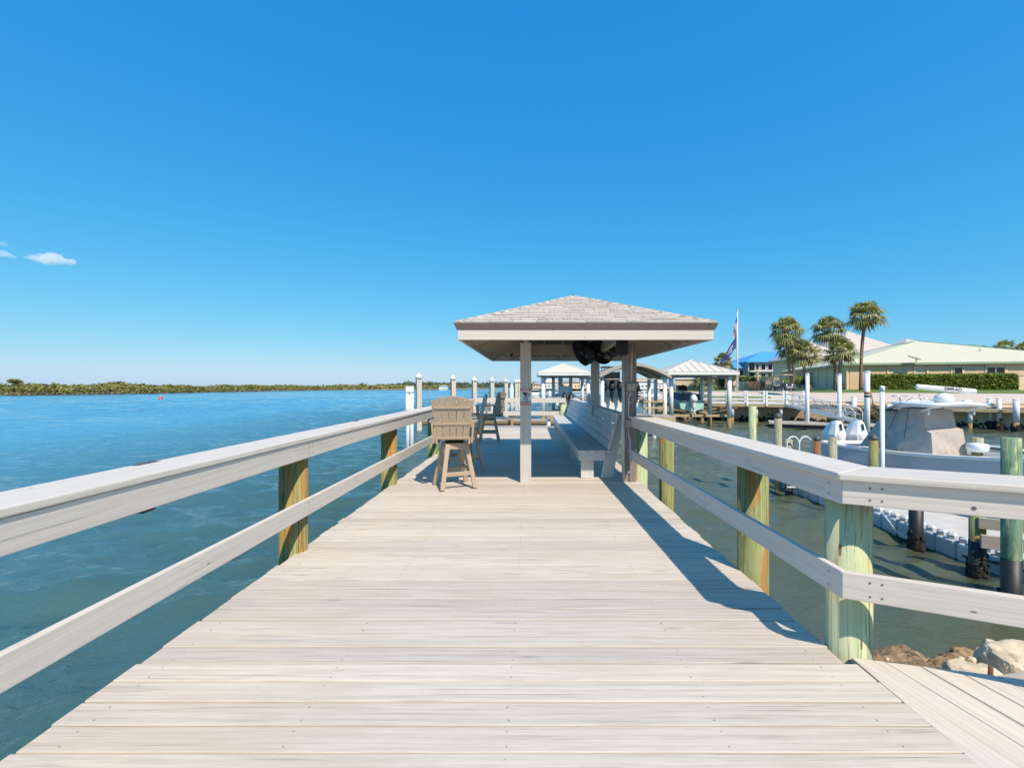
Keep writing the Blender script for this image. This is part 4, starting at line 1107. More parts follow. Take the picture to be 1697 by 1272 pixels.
# ------------------------------------------------------------------ boat shelters
def hip_roof_mesh(mb,x0,x1,y0,y1,ze,zr,ridge):
    """ridge along y of given half-length"""
    cx,cy=(x0+x1)/2,(y0+y1)/2
    a=[V((x0,y0,ze)),V((x1,y0,ze)),V((x1,y1,ze)),V((x0,y1,ze))]; r0=V((cx,cy-ridge,zr)); r1=V((cx,cy+ridge,zr))
    def face(pts):
        u=(pts[1]-pts[0]).normalized(); mid=pts[2]-pts[0]; up=(mid-u*mid.dot(u)).normalized()
        mb.add(pts,[list(range(len(pts)))],[V(((p-pts[0]).dot(u),(p-pts[0]).dot(up),0)) for p in pts])
    face([a[0],a[1],r0]); face([a[1],a[2],r1,r0]); face([a[2],a[3],r1]); face([a[3],a[0],r0,r1])
    return a,r0,r1
def shelter(label,x0,x1,y0,y1,ze,zr,posts,roofm,postm,foot,seams):
    t=thing('boat_shelter',label,'boat shelter',((x0+x1)/2,(y0+y1)/2,W))
    mb=MB(); a,r0,r1=hip_roof_mesh(mb,x0,x1,y0,y1,ze,zr,max(.05,((y1-y0)-(x1-x0))/2+.2)); 
    mb.add([p-V((0,0,.03)) for p in a],[(3,2,1,0)])
    rf=mb.build('roof',roofm,t)
    mb=MB()
    for p,q in ((a[0],r0),(a[1],r0),(a[2],r1),(a[3],r1),(r0,r1)): mb.beam(p+V((0,0,.03)),q+V((0,0,.03)),.12,.05)
    mb.build('ridge_flashing',WHITE,rf)
    if seams:
        mb=MB()
        n=9
        for i in range(1,n):
            p=a[0].lerp(a[1],i/n); s=min(i,n-i)/n*2; q=V((p.x,0,0)); 
            tt=min(1,s); rr=a[0].lerp(r0,tt) if i<=n/2 else a[1].lerp(r0,tt)
            mb.beam(p+V((0,0,.02)),V((p.x,rr.y,rr.z+.02)),.05,.05)
            p2=a[0].lerp(a[3],i/n); 
        mb.build('standing_seam',GALV,rf)
    mb=MB()
    z=ze-.13
    mb.beam((x0,y0,z),(x1,y0,z),.06,.22); mb.beam((x0,y1,z),(x1,y1,z),.06,.22); mb.beam((x0+.031,y0+.04,z),(x0+.031,y1-.04,z),.06,.22); mb.beam((x1-.031,y0+.04,z),(x1-.031,y1-.04,z),.06,.22)
    mb.split('fascia',WHITE,t)
    mb=MB(); mb.beam((x0+.35,y0+.5,z-.13),(x1-.35,y0+.5,z-.13),.12,.22); mb.beam((x0+.35,y1-.5,z-.13),(x1-.35,y1-.5,z-.13),.12,.22); mb.split('beam',DOCKW,t)
    for x,y,r in posts:
        mb=MB(); mb.cyl((x,y,z-.2),(x,y,W+.8),r,n=16); po=mb.build('post',postm,t)
        mb=MB(); mb.cyl((x,y,W+.8),(x,y,W-1),r*.95,n=16); mb.build('stained_foot',ALGAE,po)
    mb=MB()
    for x in (x0+.75,x1-.75): mb.beam((x,y0+.6,ze-.45),(x,y1-.6,ze-.45),.10,.20)
    mb.split('lift_beam',GALV,t)
    mb=MB()
    for x in (x0+.75,x1-.75):
        for y in (y0+.9,y1-.9): mb.tube([(x,y,ze-.5),(x,y,W+1.2)],.015,n=5)
    mb.split('lift_cable',STEEL,t)
    mb=MB()
    for y in (y0+1.2,y1-1.2): mb.beam((x0+.55,y,W+.95),(x1-.55,y,W+.95),.14,.2)
    for x in ((x0+x1)/2-.6,(x0+x1)/2+.6): mb.beam((x,y0+.8,W+1.12),(x,y1-.8,W+1.12),.2,.12)
    mb.split('lift_cradle',YELW,t)
    return t
def boat_at(label,name,x,y,z,rot,L,B,D,rise,mh,ob,group=None,windshield=True,scale=1):
    t=thing(name,label,'boat',(x,y,z),rot,group,local=True)
    boat_hull(t,L,B,D,rise,mh,GELW,GELW)
    n,mo,mo2,s,zc=ob
    for i in range(n): outboard(t,-.15,(i-(n-1)/2)*.72*s,zc,s,mo,mo2)
    return t
# right shelter, standing seam roof
shelter('boat shelter with a standing seam hip roof on white posts beside the white railed dock',11.5,17.6,38.4,45.0,2.62,3.75,[(12.1,39.3,.19),(16.95,38.9,.19),(12.1,44.2,.18),(16.6,44.2,.18),(16.1,41.0,.18),(16.6,42.4,.15)],CREAMR,WHITEP,1,True)
b=boat_at('small seafoam green boat with one white outboard raised on the right shelter lift','lifted_boat',14.2,40.2,W+1.25,R(90),6.2,2.35,.95,.35,TEALH,(1,GELW,GELW,.95,1.62))
mb=MB(); mb.box((2.6,0,1.35),(.9,.85,1.0)); mb.build('console',GELW,b,.06)
mb=MB(); mb.prism([(2.2,1.86),(2.6,2.35),(3.05,2.35),(3.05,1.86)],(0,-.4,0),(1,0,0),(0,0,1),-.8); mb.build('windshield',DARKG,b)
mb=MB(); mb.tube([(.15,-.72,1.0),(.15,-.72,2.45)],.05,n=8); mb.tube([(.15,.72,1.0),(.15,.72,2.45)],.05,n=8); mb.split('shallow_anchor_pole',BLACK,b)
mb=MB(); mb.prism([(.5,1.05),(3.8,1.25),(3.6,1.7),(1.2,1.55)],(0,-1.05,0),(1,0,0),(0,0,1),-2.1); mb.build('boat_cover',mat('blue_grey_canvas',(.13,.17,.25),.85),b)
# left shelter
shelter('boat shelter with plain cream hip roof seen between the pavilion posts',.62,5.75,41.2,47.5,2.62,3.55,[(1.12,41.9,.19),(5.25,41.9,.19),(2.3,47.0,.17),(3.0,46.4,.22),(4.1,47.0,.17),(5.3,47,.17)],CREAMR,WHITEP,1,False)
b=boat_at('white motorboat raised on the lift inside the cream roofed shelter','lifted_boat',3.4,42.6,W+1.45,R(90),6.8,2.5,1.0,.4,GELW,(2,BLACK,BLACK,.85,1.45))
mb=MB(); mb.box((2.6,0,1.5),(1.0,.9,1.1)); mb.build('console',GELW,b,.05)
# arched canopy shelter with black outboards
ac=thing('arched_canopy','arched aluminium boat canopy behind the brown pavilion post','boat shelter',(9.3,36,W))
cx=7.75; hw=2.75; mb=MB()
def arch(y,zo): return [V((cx+hw*q,y,2.10+.98*(1-abs(q)**1.7)+zo)) for q in [-1+k/9 for k in range(19)]]
rings=[]
for y in (34.0,39.5): rings.append(arch(y,.10)+list(reversed(arch(y,0))))
mb.loft(rings,True,False); mb.build('canopy',mat('tan_canopy_sheet',(.48,.40,.31),.6),ac)
mb=MB()
for y in (34.0,36.7,39.5):
    mb.tube(arch(y,-.10),.09,n=6)
mb.beam((cx-hw*.93,34.3,1.95),(cx+hw*.93,34.3,1.95),.06,.08)
mb.split('arch_rib',DOCKW,ac)
for x in (cx-hw*.86,cx+hw*.86):
    for y in (34.4,39.0):
        MB().cyl((x,y,W-1),(x,y,2.3),.15,n=14).build('post',WHITEP,ac)
for x in (10.3,):
    MB().box((x,35.0,.3),(.16,.16,3.0)).build('lift_post',YELW,ac)
b=boat_at('white centre console boat with black outboards raised under the arched canopy','lifted_boat',6.85,35.4,W+1.50,R(90),9.6,3.5,1.25,.5,GELW,(5,BLACK,BLACK,.87,2.37))
mb=MB(); mb.box((3.6,0,2.0),(1.4,1.3,1.7)); mb.build('console',GELW,b,.08)
mb=MB(); mb.prism([(2.5,2.5),(2.5,3.2),(3.6,3.2),(3.9,2.5)],(0,-.57,0),(1,0,0),(0,0,1),-1.14); mb.build('windshield',DARKG,b)
mb=MB(); mb.box((3.0,0,3.62),(2.0,1.9,.08)); mb.build('hardtop',BLACK,b,.03)
mb=MB()
for sx in (2.4,3.8):
    for sy in (-.75,.75): mb.tube([(sx,sy,1.1),(sx,sy,3.6)],.03,n=6)
mb.build('hardtop_frame',BLACK,b)
mb=MB(); mb.lathe([(.14,0),(.22,.15),(.14,.6),(.05,.85)],(1.0,.35,1.9),12); mb.build('stern_seat',BLACK,b)
# small fixed docks next to the lifts
def small_dock(label,x,y,w_,d_,z,rail=False,rot=0):
    t=thing('small_dock',label,'dock',(x,y,W))
    mb=MB(); k=-w_/2
    while k<w_/2: mb.beam((x+k+.07,y-d_/2,z-.02),(x+k+.07,y+d_/2,z-.02),.135,.04); k+=.145
    mb.build('deck',DOCKW,t)
    mb=MB(); mb.beam((x-w_/2,y-d_/2-.03,z-.16),(x+w_/2,y-d_/2-.03,z-.16),.05,.24); mb.build('skirt_board',YELW,t)
    for sx in (-1,1):
        for sy in (-1,1): MB().cyl((x+sx*w_*.42,y+sy*d_*.42,z-.04),(x+sx*w_*.42,y+sy*d_*.42,W-1),.13,n=12).build('pile',WHITEP,t)
    if rail:
        mb=MB()
        for zz in (.45,.9): mb.beam((x-w_/2,y+d_/2,z+zz),(x+w_/2,y+d_/2,z+zz),.05,.12)
        for sx in (-1,0,1): mb.box((x+sx*w_*.48,y+d_/2+.08,z+.5),(.1,.1,1.0))
        mb.split('rail',YELW,t)
    return t
small_dock('low timber dock platform with yellow skirt left of the right boat shelter',9.0,32.0,1.15*1.3,2.6,-.62,True)
small_dock('low timber dock platform behind the far end of the bench',2.15,34.5,2.0,2.4,-.72)
small_dock('timber dock platform below the arched canopy',6.6,31.8,2.6,2.2,-.55)

# ------------------------------------------------------------------ outer pilings and floats on the open water side
for i,(px,Y,r,top,lab) in enumerate(((694,36.5,.20,618,'nearest tall concrete piling with white cone cap, left of the first chair'),(751,41,.20,621,'tall concrete piling with white cone cap directly behind the nearest chair'),(786,44.5,.205,624,'tall concrete piling with white cone cap just left of the middle chair'),(815,48.5,.21,625.5,'tall concrete piling with white cone cap behind the farthest chair'),(838,53,.21,627,'concrete piling with white cone cap right of the farthest chair'),(855,57.5,.21,628,'concrete piling with white cone cap, left of the pair beside the sign post'),(860.5,59.5,.21,628,'concrete piling with white cone cap, right of the pair beside the sign post'))):
    x=(px-880)*Y/F; zt=H-(top-639)*Y/F; t=thing('concrete_piling',lab,'piling',(x,Y,W),0,'concrete pilings with white cone caps')
    MB().box((x,Y,(zt-.3+W-1)/2),(r*2,r*2,zt-.3-W+1),rz(.5)).build('shaft',CONCP,t,.02)
    MB().lathe([(r*1.35,zt-.45),(r*1.35,zt-.25),(.03,zt)],(x,Y,0),16).build('cap',WHITE,t)
t=thing('white_pile','slim white pile with pointed cap behind the end rail of the boardwalk','piling',(-1.7,40,W))
x,Y=(848-880)*40/F,40; MB().cyl((x,Y,W+.75),(x,Y,1.40),.155,n=16).build('sleeve',WHITEP,t); MB().cyl((x,Y,W-1),(x,Y,W+.75),.15,n=16).build('stained_foot',ALGAE,t); MB().lathe([(.17,1.38),(.17,1.44),(.02,1.62)],(x,Y,0),16).build('cap',WHITE,t)
t=thing('strapped_pipes','pair of white pipes strapped together standing in the water past the left rail','pipes',(-6.4,24,W))
for px in (675.5,682.5):
    x=(px-880)*24/F; MB().cyl((x,24,W-1),(x,24,1.42),.098,n=14).build('pipe',WHITEP,t)
mb=MB(); xm=(679-880)*24/F
for z in (1.12,.18): mb.box((xm,24,z),(.44,.24,.035))
mb.split('strap',GALV,t)
t=thing('long_float','long low timber floating dock on the open water behind the end rail','floating dock',(-4,41,W))
mb=MB(); mb.box((-3.4,41.3,W+.45),(13,2.0,.12)); mb.build('deck',DOCKW,t); mb=MB(); mb.box((-3.4,41.3,W+.28),(13.05,2.1,.22)); mb.build('timber_edge',mat_wood('brown_float_timber',(.32,.21,.12),(.20,.12,.06)),t); mb=MB(); mb.box((-3.4,41.3,W+.06),(12.6,1.9,.24)); mb.build('float',BLACK,t)
t=thing('boarding_ramp','small white ramp with rope rails on the long floating dock','ramp',(-1.8,42,W+.5))
mb=MB(); mb.beam((-4.4,42,-1.25),(-.6,42,-.80),.9,.10); mb.build('ramp',ALU,t)
mb=MB()
for k in range(8): mb.tube([(-4.2+k*.5,41.6,-1.25+k*.055),(-4.0+k*.5,41.6,-.55+k*.06)],.03,n=5)
mb.tube([(-4.2,41.6,-.6),(-.6,41.6,-.12)],.03,n=5); mb.build('ramp_rail',WHITE,t)
b=thing('channel_buoy','small red cone buoy on the open water at left','buoy',(-98.5,121,W))
mb=MB(); mb.lathe([(.50,-.2),(.58,.1),(.48,.3),(.30,.62),(.16,.80),(.02,.85)],(-98.5,121,W),16); mb.build('float',REDB,b)
mb=MB(); mb.lathe([(.14,.8),(.14,.95),(.02,1.0)],(-98.5,121,W),10); mb.build('light',FLAGW,b)

# ------------------------------------------------------------------ rocks at the shore
def rock(label,c,size,m,seed,rot=0,ridge=.25,flat=None,name='shore_rock'):
    bm=bmesh.new(); bmesh.ops.create_icosphere(bm,subdivisions=6,radius=1.0); rnd=random.Random(seed)
    from mathutils import noise
    q_=.45 if m is ROCKP else 1.0
    off=V((seed*7.3,seed*3.1,seed*1.7))
    for v in bm.verts:
        p=v.co.copy(); n_=p.normalized()
        p=V([math.copysign(abs(q)**.72,q) for q in n_])
        d=1+ridge*noise.noise(n_*1.3+off)+q_*(.20*noise.noise(n_*2.7+off)+.10*noise.noise(n_*6+off)+.05*abs(noise.noise(n_*13+off)))+.025*noise.noise(n_*26+off)-.03*abs(noise.noise(n_*45+off))
        p=p*d
        if flat is not None and p.z>flat: p.z=flat+(p.z-flat)*.18
        v.co=rz(rot)@V((p.x*size[0],p.y*size[1],p.z*size[2]))
    me=bpy.data.meshes.new(name); bm.to_mesh(me); bm.free()
    for p in me.polygons: p.use_smooth=True
    a=me.attributes.new('rnd','FLOAT','POINT'); a.data.foreach_set('value',[.7]*len(me.vertices))
    me.materials.append(m); o=bpy.data.objects.new(name,me); col.objects.link(o); o.location=c
    return tag(o,label,'rock',None)
rock('big brown pitted rock right of the corner post at the water edge',(2.90,3.34,-1.00),(.46,.32,.44),ROCKB,3,.2,.22,.8)
rock('small dark brown rock tucked behind the green corner post',(2.53,3.34,-.90),(.14,.20,.32),ROCKB,11,.2)
rock('pale limestone slab with a rusty rod beside it, next to the walkway',(2.99,3.02,-.76),(.20,.22,.36),ROCKP,5,-.4,.08,.8)
rock('large pale limestone block at the right edge past the slab',(3.46,3.08,-.74),(.33,.32,.42),ROCKP,8,-.35,.08,.8)
rock('brown rock behind the large pale limestone block',(3.75,3.50,-1.16),(.55,.32,.50),ROCKB,14,.1)
rock('low wet brown rock at the foot of the big pitted rock',(2.9,3.85,-1.65),(.9,.5,.7),ROCKB,21,.1)
for i,(x,y,z,s) in enumerate(((3.02,3.22,-.50,.020),(3.07,3.25,-.50,.017),(3.12,3.22,-.49,.022),(2.70,3.45,-.62,.012))):
    rock(('tiny pale pebble on the ridge between brown rock and slab','grey pebble beside the tiny pale pebble','third small pebble, nearest the slab','white shell-like pebble on top of the big brown rock')[i],(x,y,z),(s*1.4,s,s),ROCKP,30+i,.3*i,.1,name='pebble')
t=MB().cyl((2.86,2.84,-.60),(2.90,2.87,-.315),.013,n=8).build('rusty_rod',RUSTY,loc=(2.86,2.84,-.6)); tag(t,'short rusty iron rod sticking up beside the pale slab','rod')
mb=MB(); n=30; P=[];fs=[]
for j in range(9):
    for i in range(n+1):
        x=1.0+i*.5; y=-3+j*.95+ .1*x*0; z=-.78-max(0,(j-5.9))*.85+random.uniform(-.08,.08); P.append((x,y,z))
for j in range(8):
    for i in range(n): fs.append((j*(n+1)+i,j*(n+1)+i+1,(j+1)*(n+1)+i+1,(j+1)*(n+1)+i))
mb.add(P,fs,None,True); tag(mb.build('rocky_shore',ROCKB),kind='structure')

# ------------------------------------------------------------------ palms
def palm(label,base,crown,rad,n=46,seed=0,dead=8,tr=.19,group='cabbage palms in front of the green roofed house'):
    rnd=random.Random(seed); base=V(base); crown=V(crown)
    t=thing('palm_tree',label,'palm tree',base,0,group)
    bend=V((rnd.uniform(-.35,.35),0,0)); pts=[]
    for k in range(13):
        q=k/12; pts.append(base.lerp(crown,q)+bend*math.sin(math.pi*q)-V((0,0,.1 if k==0 else 0)))
    mb=MB(); mb.tube(pts,tr,n=10,radii=[tr*(1.25-.35*min(1,k/3)+.0*k)*(1.0 if k<11 else 1.25) for k in range(13)])
    # clinging leaf bases under the crown
    for k in range(26):
        a=rnd.uniform(0,6.28); z=rnd.uniform(-.9,.1); e=V((math.cos(a),math.sin(a),0))
        mb.beam(crown+e*tr*.8+V((0,0,z)),crown+e*(tr+.22)+V((0,0,z+.28)),.10,.04)
    mb.build('trunk',TRUNK,t)
    def frond(mb,az,el,L,droop,shade):
        e=V((math.cos(az),math.sin(az),0)); d=(e*math.cos(el)+V((0,0,math.sin(el)))).normalized()
        o=crown+e*tr*.7+V((0,0,rnd.uniform(0,.25))); side=d.cross(V((0,0,1)))
        if side.length<.1: side=V((1,0,0))
        side.normalize(); upv=side.cross(d)
        pl=L*.42; mid=o+d*pl-V((0,0,droop*.12*L))
        mb.tube([o,o+d*pl*.6,mid],.018,n=3)
        m_=15
        for k in range(m_):
            f=(k/(m_-1)-.5); ang=f*R(185); ll=L*.60*(1-.40*abs(f)*1.2)*rnd.uniform(.85,1.1)
            dirl=(d*math.cos(ang)+side*math.sin(ang)+upv*(.18-abs(f)*.5)).normalized()
            w_=.048*L/1.6+.010
            a=mid; b=mid+dirl*ll*.55; c=mid+dirl*ll-V((0,0,(.30+droop*.5)*ll*rnd.uniform(.5,1.3)))
            sd=dirl.cross(upv).normalized()*w_
            sh=min(1,max(0,shade+rnd.uniform(-.22,.22)))
            mb.add([a,b-sd,b+sd],[(0,1,2)],rnd=sh); mb.add([b-sd,b+sd,c],[(0,1,2)],rnd=sh)
    mb=MB()
    for k in range(n):
        q=k/n; el=R(82-118*q+rnd.uniform(-10,10)); az=k*2.39996+rnd.uniform(-.2,.2)
        frond(mb,az,el,rad*rnd.uniform(.8,1.08),.25+.5*q,.30+.5*rnd.random())
    mb.build('crown',PALML,t)
    if dead:
        mb=MB()
        for k in range(dead): frond(mb,rnd.uniform(0,6.28),R(rnd.uniform(-65,-30)),rad*rnd.uniform(.55,.8),1.0,rnd.random())
        mb.build('dead_fronds',DEADL,t)
    return t
def pp(px,py,Y): p=at(px,py,Y); return (p.x,p.y,p.z)
GZ=.93
def palm_at(label,bpx,Y,cpx,cpy,rad,**k):
    b=at(bpx,640,Y); palm(label,(b.x,Y,GZ),pp(cpx,cpy,Y),rad,**k)
palm_at('leftmost tall palm, its straight trunk beside the golf cart',1316,54,1303,549,2.3,n=42,seed=1,tr=.20)
palm_at('second tall palm leaning left, behind the low palm pair',1384,55,1372,549,2.3,n=36,seed=2,tr=.18)
palm_at('tallest palm with a slim bare trunk at the corner of the green roofed house',1427,53,1434,524,2.4,n=40,seed=3,dead=6,tr=.19)
palm_at('short curved palm between the two left tall palms',1342,53.5,1331,586,2.2,n=34,seed=4,dead=12,tr=.20)
palm_at('short bushy palm touching the trunk of the second tall palm',1389,53,1393,583,2.15,n=36,seed=5,dead=10,tr=.21)
palm_at('palm half hidden just behind the leftmost tall palm, crown a little lower',1312,57,1309,577,2.0,n=36,seed=15,tr=.18)
palm(' '.join(['palm partly hidden behind the flagpole with a rounded crown']),(25.6,60,GZ),pp(1199,600,60),1.5,n=40,seed=6,dead=4,group='palms farther back')
palm('low palm seen under the roof of the right boat shelter',(23.0,60,GZ),pp(1166,634,60),1.9,n=34,seed=9,dead=4,group='palms farther back')
palm('distant palm rising over the right end of the green roof',(at(1664,640,98).x,98,GZ),pp(1665,578,98),2.7,n=26,seed=7,dead=0,group='palms farther back')
palm('distant palm cut by the right edge behind the green roof',(at(1694,640,96).x,96,GZ),pp(1697,579,96),2.3,n=24,seed=8,dead=0,group='palms farther back')

# ------------------------------------------------------------------ leafy masses
def leaves(mb,c,size,n,leaf,rnd,lo=0.0):
    c=V(c)
    for k in range(n):
        while True:
            p=V((rnd.uniform(-1,1),rnd.uniform(-1,1),rnd.uniform(-1,1)))
            if .25<p.length<1: break
        q=c+V((p.x*size[0],p.y*size[1],p.z*size[2]))
        a=V((rnd.gauss(0,1),rnd.gauss(0,1),rnd.gauss(0,1))).normalized(); b=a.orthogonal().normalized()
        s=leaf*rnd.uniform(.6,1.4)
        mb.add([q-a*s*.5-b*s*.25,q+a*s*.5-b*s*.2,q+a*s*.7+b*s*.2,q-a*s*.4+b*s*.3],[(0,1,2,3)],rnd=min(1,max(0,rnd.gauss(.5,.25))))
def bush(label,c,size,n,leaf,m=BUSH,seed=0,group='bushes behind the garden wall'):
    rnd=random.Random(seed); t=thing('bush',label,'bush',(c[0],c[1],GZ),0,group); mb=MB()
    for k in range(9):
        leaves(mb,(c[0]+rnd.uniform(-.6,.6)*size[0],c[1]+rnd.uniform(-.6,.6)*size[1],c[2]+rnd.uniform(-.4,.5)*size[2]),(size[0]*.5,size[1]*.5,size[2]*.5),n//9,leaf,rnd)
    mb.build('foliage',m,t); mb=MB()
    for k in range(5): mb.tube([(c[0],c[1],GZ-.1),(c[0]+rnd.uniform(-.6,.6)*size[0],c[1],c[2])],.04,n=5)
    mb.build('stem',TRUNK,t); return t
for i,(px,py,Y,sx,sz,lab) in enumerate(((1243,631,62,2.0,.75,'yellow green bush behind the garden wall, right of the flagpole'),(1205,625,61,1.4,1.4,'bush directly behind the flagpole'),(1268,632,63,1.6,.75,'bush behind the closed patio umbrella'),(1300,633,75,2.6,.7,'bush in front of the blue roofed building beside the leftmost palm'),(1326,630,75,2.0,1.0,'tall bush between the leftmost palms at the blue roofed building'),(1622,581,98,2.8,1.4,'distant shrub peeking over the green roof'))):
    p=at(px,py,Y); bush(lab,(p.x,p.y,p.z),(sx,1.2,sz),1500,.34,seed=40+i)
mp=at(1450,683,38.2)
t=bush('reddish green shrub on the seawall edge beside the covered boat',(mp.x,38.6,mp.z),(.9,.6,.75),900,.22,mat_leaf('red_green_shrub',(.10,.10,.04),(.32,.19,.12)),60,None)

# ------------------------------------------------------------------ the green roofed house
hr=R(-17.2)
HS=thing('green_roofed_house','long cream single storey house with pale green tiled hip roof','house',(41.6,60,GZ),hr,None,local=True)
LX,LYY=27.0,37.0
mb=MB(); mb.box((LX/2,.1,1.7),(LX,.2,3.4)); mb.box((LX-.1,LYY/2+.1,1.698),(.2,LYY-.2,3.396)); mb.box((LX/2,LYY-.1,1.697),(LX-.4,.2,3.394))
mb.build('wall',STUC,HS)
mb=MB(); mb.box((.1,LYY/2+.1,1.699),(.2,LYY-.2,3.398)); mb.build('side_wall',WARMW,HS)  # unlit side, its stucco tinted warmer to stand for bounce from the pavement
mb=MB()
for a,b in ((.3,4.4),(4.6,7.3),(8.8,11.1),(12.5,14.5),(16.7,18.6),(18.8,22),(22.2,26.7)):
    mb.box(((a+b)/2,-.03,1.65),(b-a-.06,.06,3.2))
mb.split('facade_panel',STUCD,HS,.01)
mb=MB()
for a in (0,4.5,7.35,8.72,11.2,12.4,14.6,16.6,18.7,22.1): mb.box((a+.05,-.06,1.65),(.16,.12,3.28))
for b in (4,8,12,14.8,27,31): mb.box((-.06,b,1.65),(.12,.16,3.28))
mb.split('pilaster',STUC,HS)
def window(parent,x0,x1,z0,z1,mull,side=False,y=-.10):
    mb=MB()
    def bx(a0,a1,b0,b1,t,dep): 
        c=((a0+a1)/2,(b0+b1)/2)
        if side: mb.box((y-dep,c[0],c[1]),(t,a1-a0,b1-b0))
        else: mb.box((c[0],y-dep,c[1]),(a1-a0,t,b1-b0))
    w_=.08
    bx(x0-w_,x0,z0-w_,z1+w_,.10,0); bx(x1,x1+w_,z0-w_,z1+w_,.10,0); bx(x0,x1,z0-w_,z0,.10,0); bx(x0,x1,z1,z1+w_,.10,0)
    for m in mull: bx(m-.04,m+.04,z0,z1,.08,0)
    f=mb.build('window',STUC,parent); mb=MB(); bx(x0,x1,z0,z1,.02,-.03); mb.build('pane',DARKG,f)
window(HS,11.5,12.3,.9,2.75,[]); window(HS,14.75,16.45,.95,2.75,[15.6])
for y0 in (15.4,17.2,19.6,21.6,23.6): window(HS,y0,y0+1.0,.35,2.7,[y0+.5],True)
mb=MB()
for y0 in (16.5,18.4,20.7): mb.box((-.10,y0+.35,1.5),(.06,.65,2.5))
mb.split('shutter',LILAC,HS,.01)
mb=MB(); mb.box((-.45,1.6,.45),(.9,2.4,.9)); mb.build('planter_box',TANW,HS,.02)
oh=.50; z0=3.42; zr=z0+(LX/2+oh)*.275
a=[V((-oh,-oh,z0)),V((LX+oh,-oh,z0)),V((LX+oh,LYY+oh,z0)),V((-oh,LYY+oh,z0))]; r0=V((LX/2,LX/2,zr)); r1=V((LX/2,LYY-LX/2,zr))
mb=MB()
for pts in ([a[0],a[1],r0],[a[1],a[2],r1,r0],[a[2],a[3],r1],[a[3],a[0],r0,r1]):
    u=(pts[1]-pts[0]).normalized(); mid=pts[2]-pts[0]; up=(mid-u*mid.dot(u)).normalized()
    mb.add(pts,[list(range(len(pts)))],[V(((p-pts[0]).dot(u),(p-pts[0]).dot(up),0)) for p in pts])
mb.add([p-V((0,0,.02)) for p in a],[(3,2,1,0)])
rfh=mb.build('roof',GREENR,HS)
mb=MB()
for p,q in ((a[0],r0),(a[1],r0),(a[2],r1),(a[3],r1),(r0,r1)): mb.beam(p+V((0,0,.02)),q+V((0,0,.02)),.28,.09)
mb.build('hip_tiles',mat('pale_green_hip_tile',(.50,.58,.42),.7,.08),rfh)
mb=MB(); mb.box((LX/2,-oh-.03,z0-.1),(LX+2*oh+.06,.06,.26)); mb.box((-oh-.03,LYY/2,z0-.1),(.06,LYY+2*oh-.02,.26)); mb.build('eave_gutter',mat('sage_green_trim',(.34,.45,.31),.5),HS)
mb=MB(); mb.cyl((17,5.5,z0+1.6),(17,5.5,z0+2.2),.07,n=8); mb.build('vent_pipe',GALV,rfh)
mb=MB(); mb.tube([(7.2,-1.0,z0+.05),(7.2,-1.0,z0+.55)],.05,n=6); mb.box((7.0,-1.1,z0+.6),(1.3,.5,.12),ry(.35)); mb.build('roof_lamp',GALV,HS)

def local_h(x,y,z=0): p=V((41.6,60,GZ))+rz(hr)@V((x,y,z)); return p
hg=thing('hedge','long clipped green hedge below the house facade','hedge',local_h(8.5,-2.6),hr,None,local=True)
rnd=random.Random(5); mb=MB()
for k in range(15000):
    f=rnd.random(); x=rnd.uniform(-7.0,7.3)
    if f<.6: p=V((x,-.75+rnd.gauss(0,.06),rnd.uniform(0,1.75)))
    elif f<.9: p=V((x,rnd.uniform(-.75,.75),1.75+rnd.gauss(0,.06)))
    else: p=V((rnd.choice((-7.05,7.3)),rnd.uniform(-.75,.75),rnd.uniform(0,1.75)))
    a=V((rnd.gauss(0,1),rnd.gauss(0,1),rnd.gauss(0,1))).normalized(); b=a.orthogonal().normalized(); s=.17*rnd.uniform(.6,1.4)
    mb.add([p-a*s-b*s*.5,p+a*s-b*s*.4,p+a*s+b*s*.5,p-a*s*.8+b*s*.6],[(0,1,2,3)],rnd=min(1,max(0,rnd.gauss(.5,.28))))
mb.build('foliage',HEDGE,hg)
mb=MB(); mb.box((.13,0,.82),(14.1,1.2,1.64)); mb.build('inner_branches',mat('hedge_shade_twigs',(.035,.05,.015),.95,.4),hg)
gwl=thing('garden_wall','white rendered garden wall at the right end of the hedge','wall',local_h(18.4,-2.7),hr,None,local=True)
MB().box((0,0,.85),(4.6,.3,1.7)).build('wall_panel',STUC,gwl); mb=MB(); mb.beam((-2.35,0,1.75),(2.35,0,1.75),.42,.10); mb.build('coping',STUC,gwl)
gwl=thing('garden_wall','tan block garden wall behind the patio chairs','wall',(26,58,GZ))
x0=at(1214,640,58).x; x1=at(1262,640,58).x; x2=at(1290,640,58).x
mb=MB(); mb.box(((x0+x1)/2,58,GZ+.52),(x1-x0,.25,1.15)); mb.box(((x1+x2)/2,58.001,GZ+.78),(x2-x1,.25,1.66)); mb.build('wall_panel',TANW,gwl)
gwl=thing('garden_wall','long tan wall seen under the right boat shelter roof','wall',(20,62,GZ))
x0=at(1120,640,62).x; x1=at(1207,640,62).x
mb=MB(); mb.box(((x0+x1)/2,62,GZ+.45),(x1-x0,.25,1.9)); mb.build('wall_panel',TANW,gwl)
mb=MB(); mb.beam((x0,61.95,GZ+1.43),(x1,61.95,GZ+1.43),.45,.1); mb.build('coping',STUC,gwl)
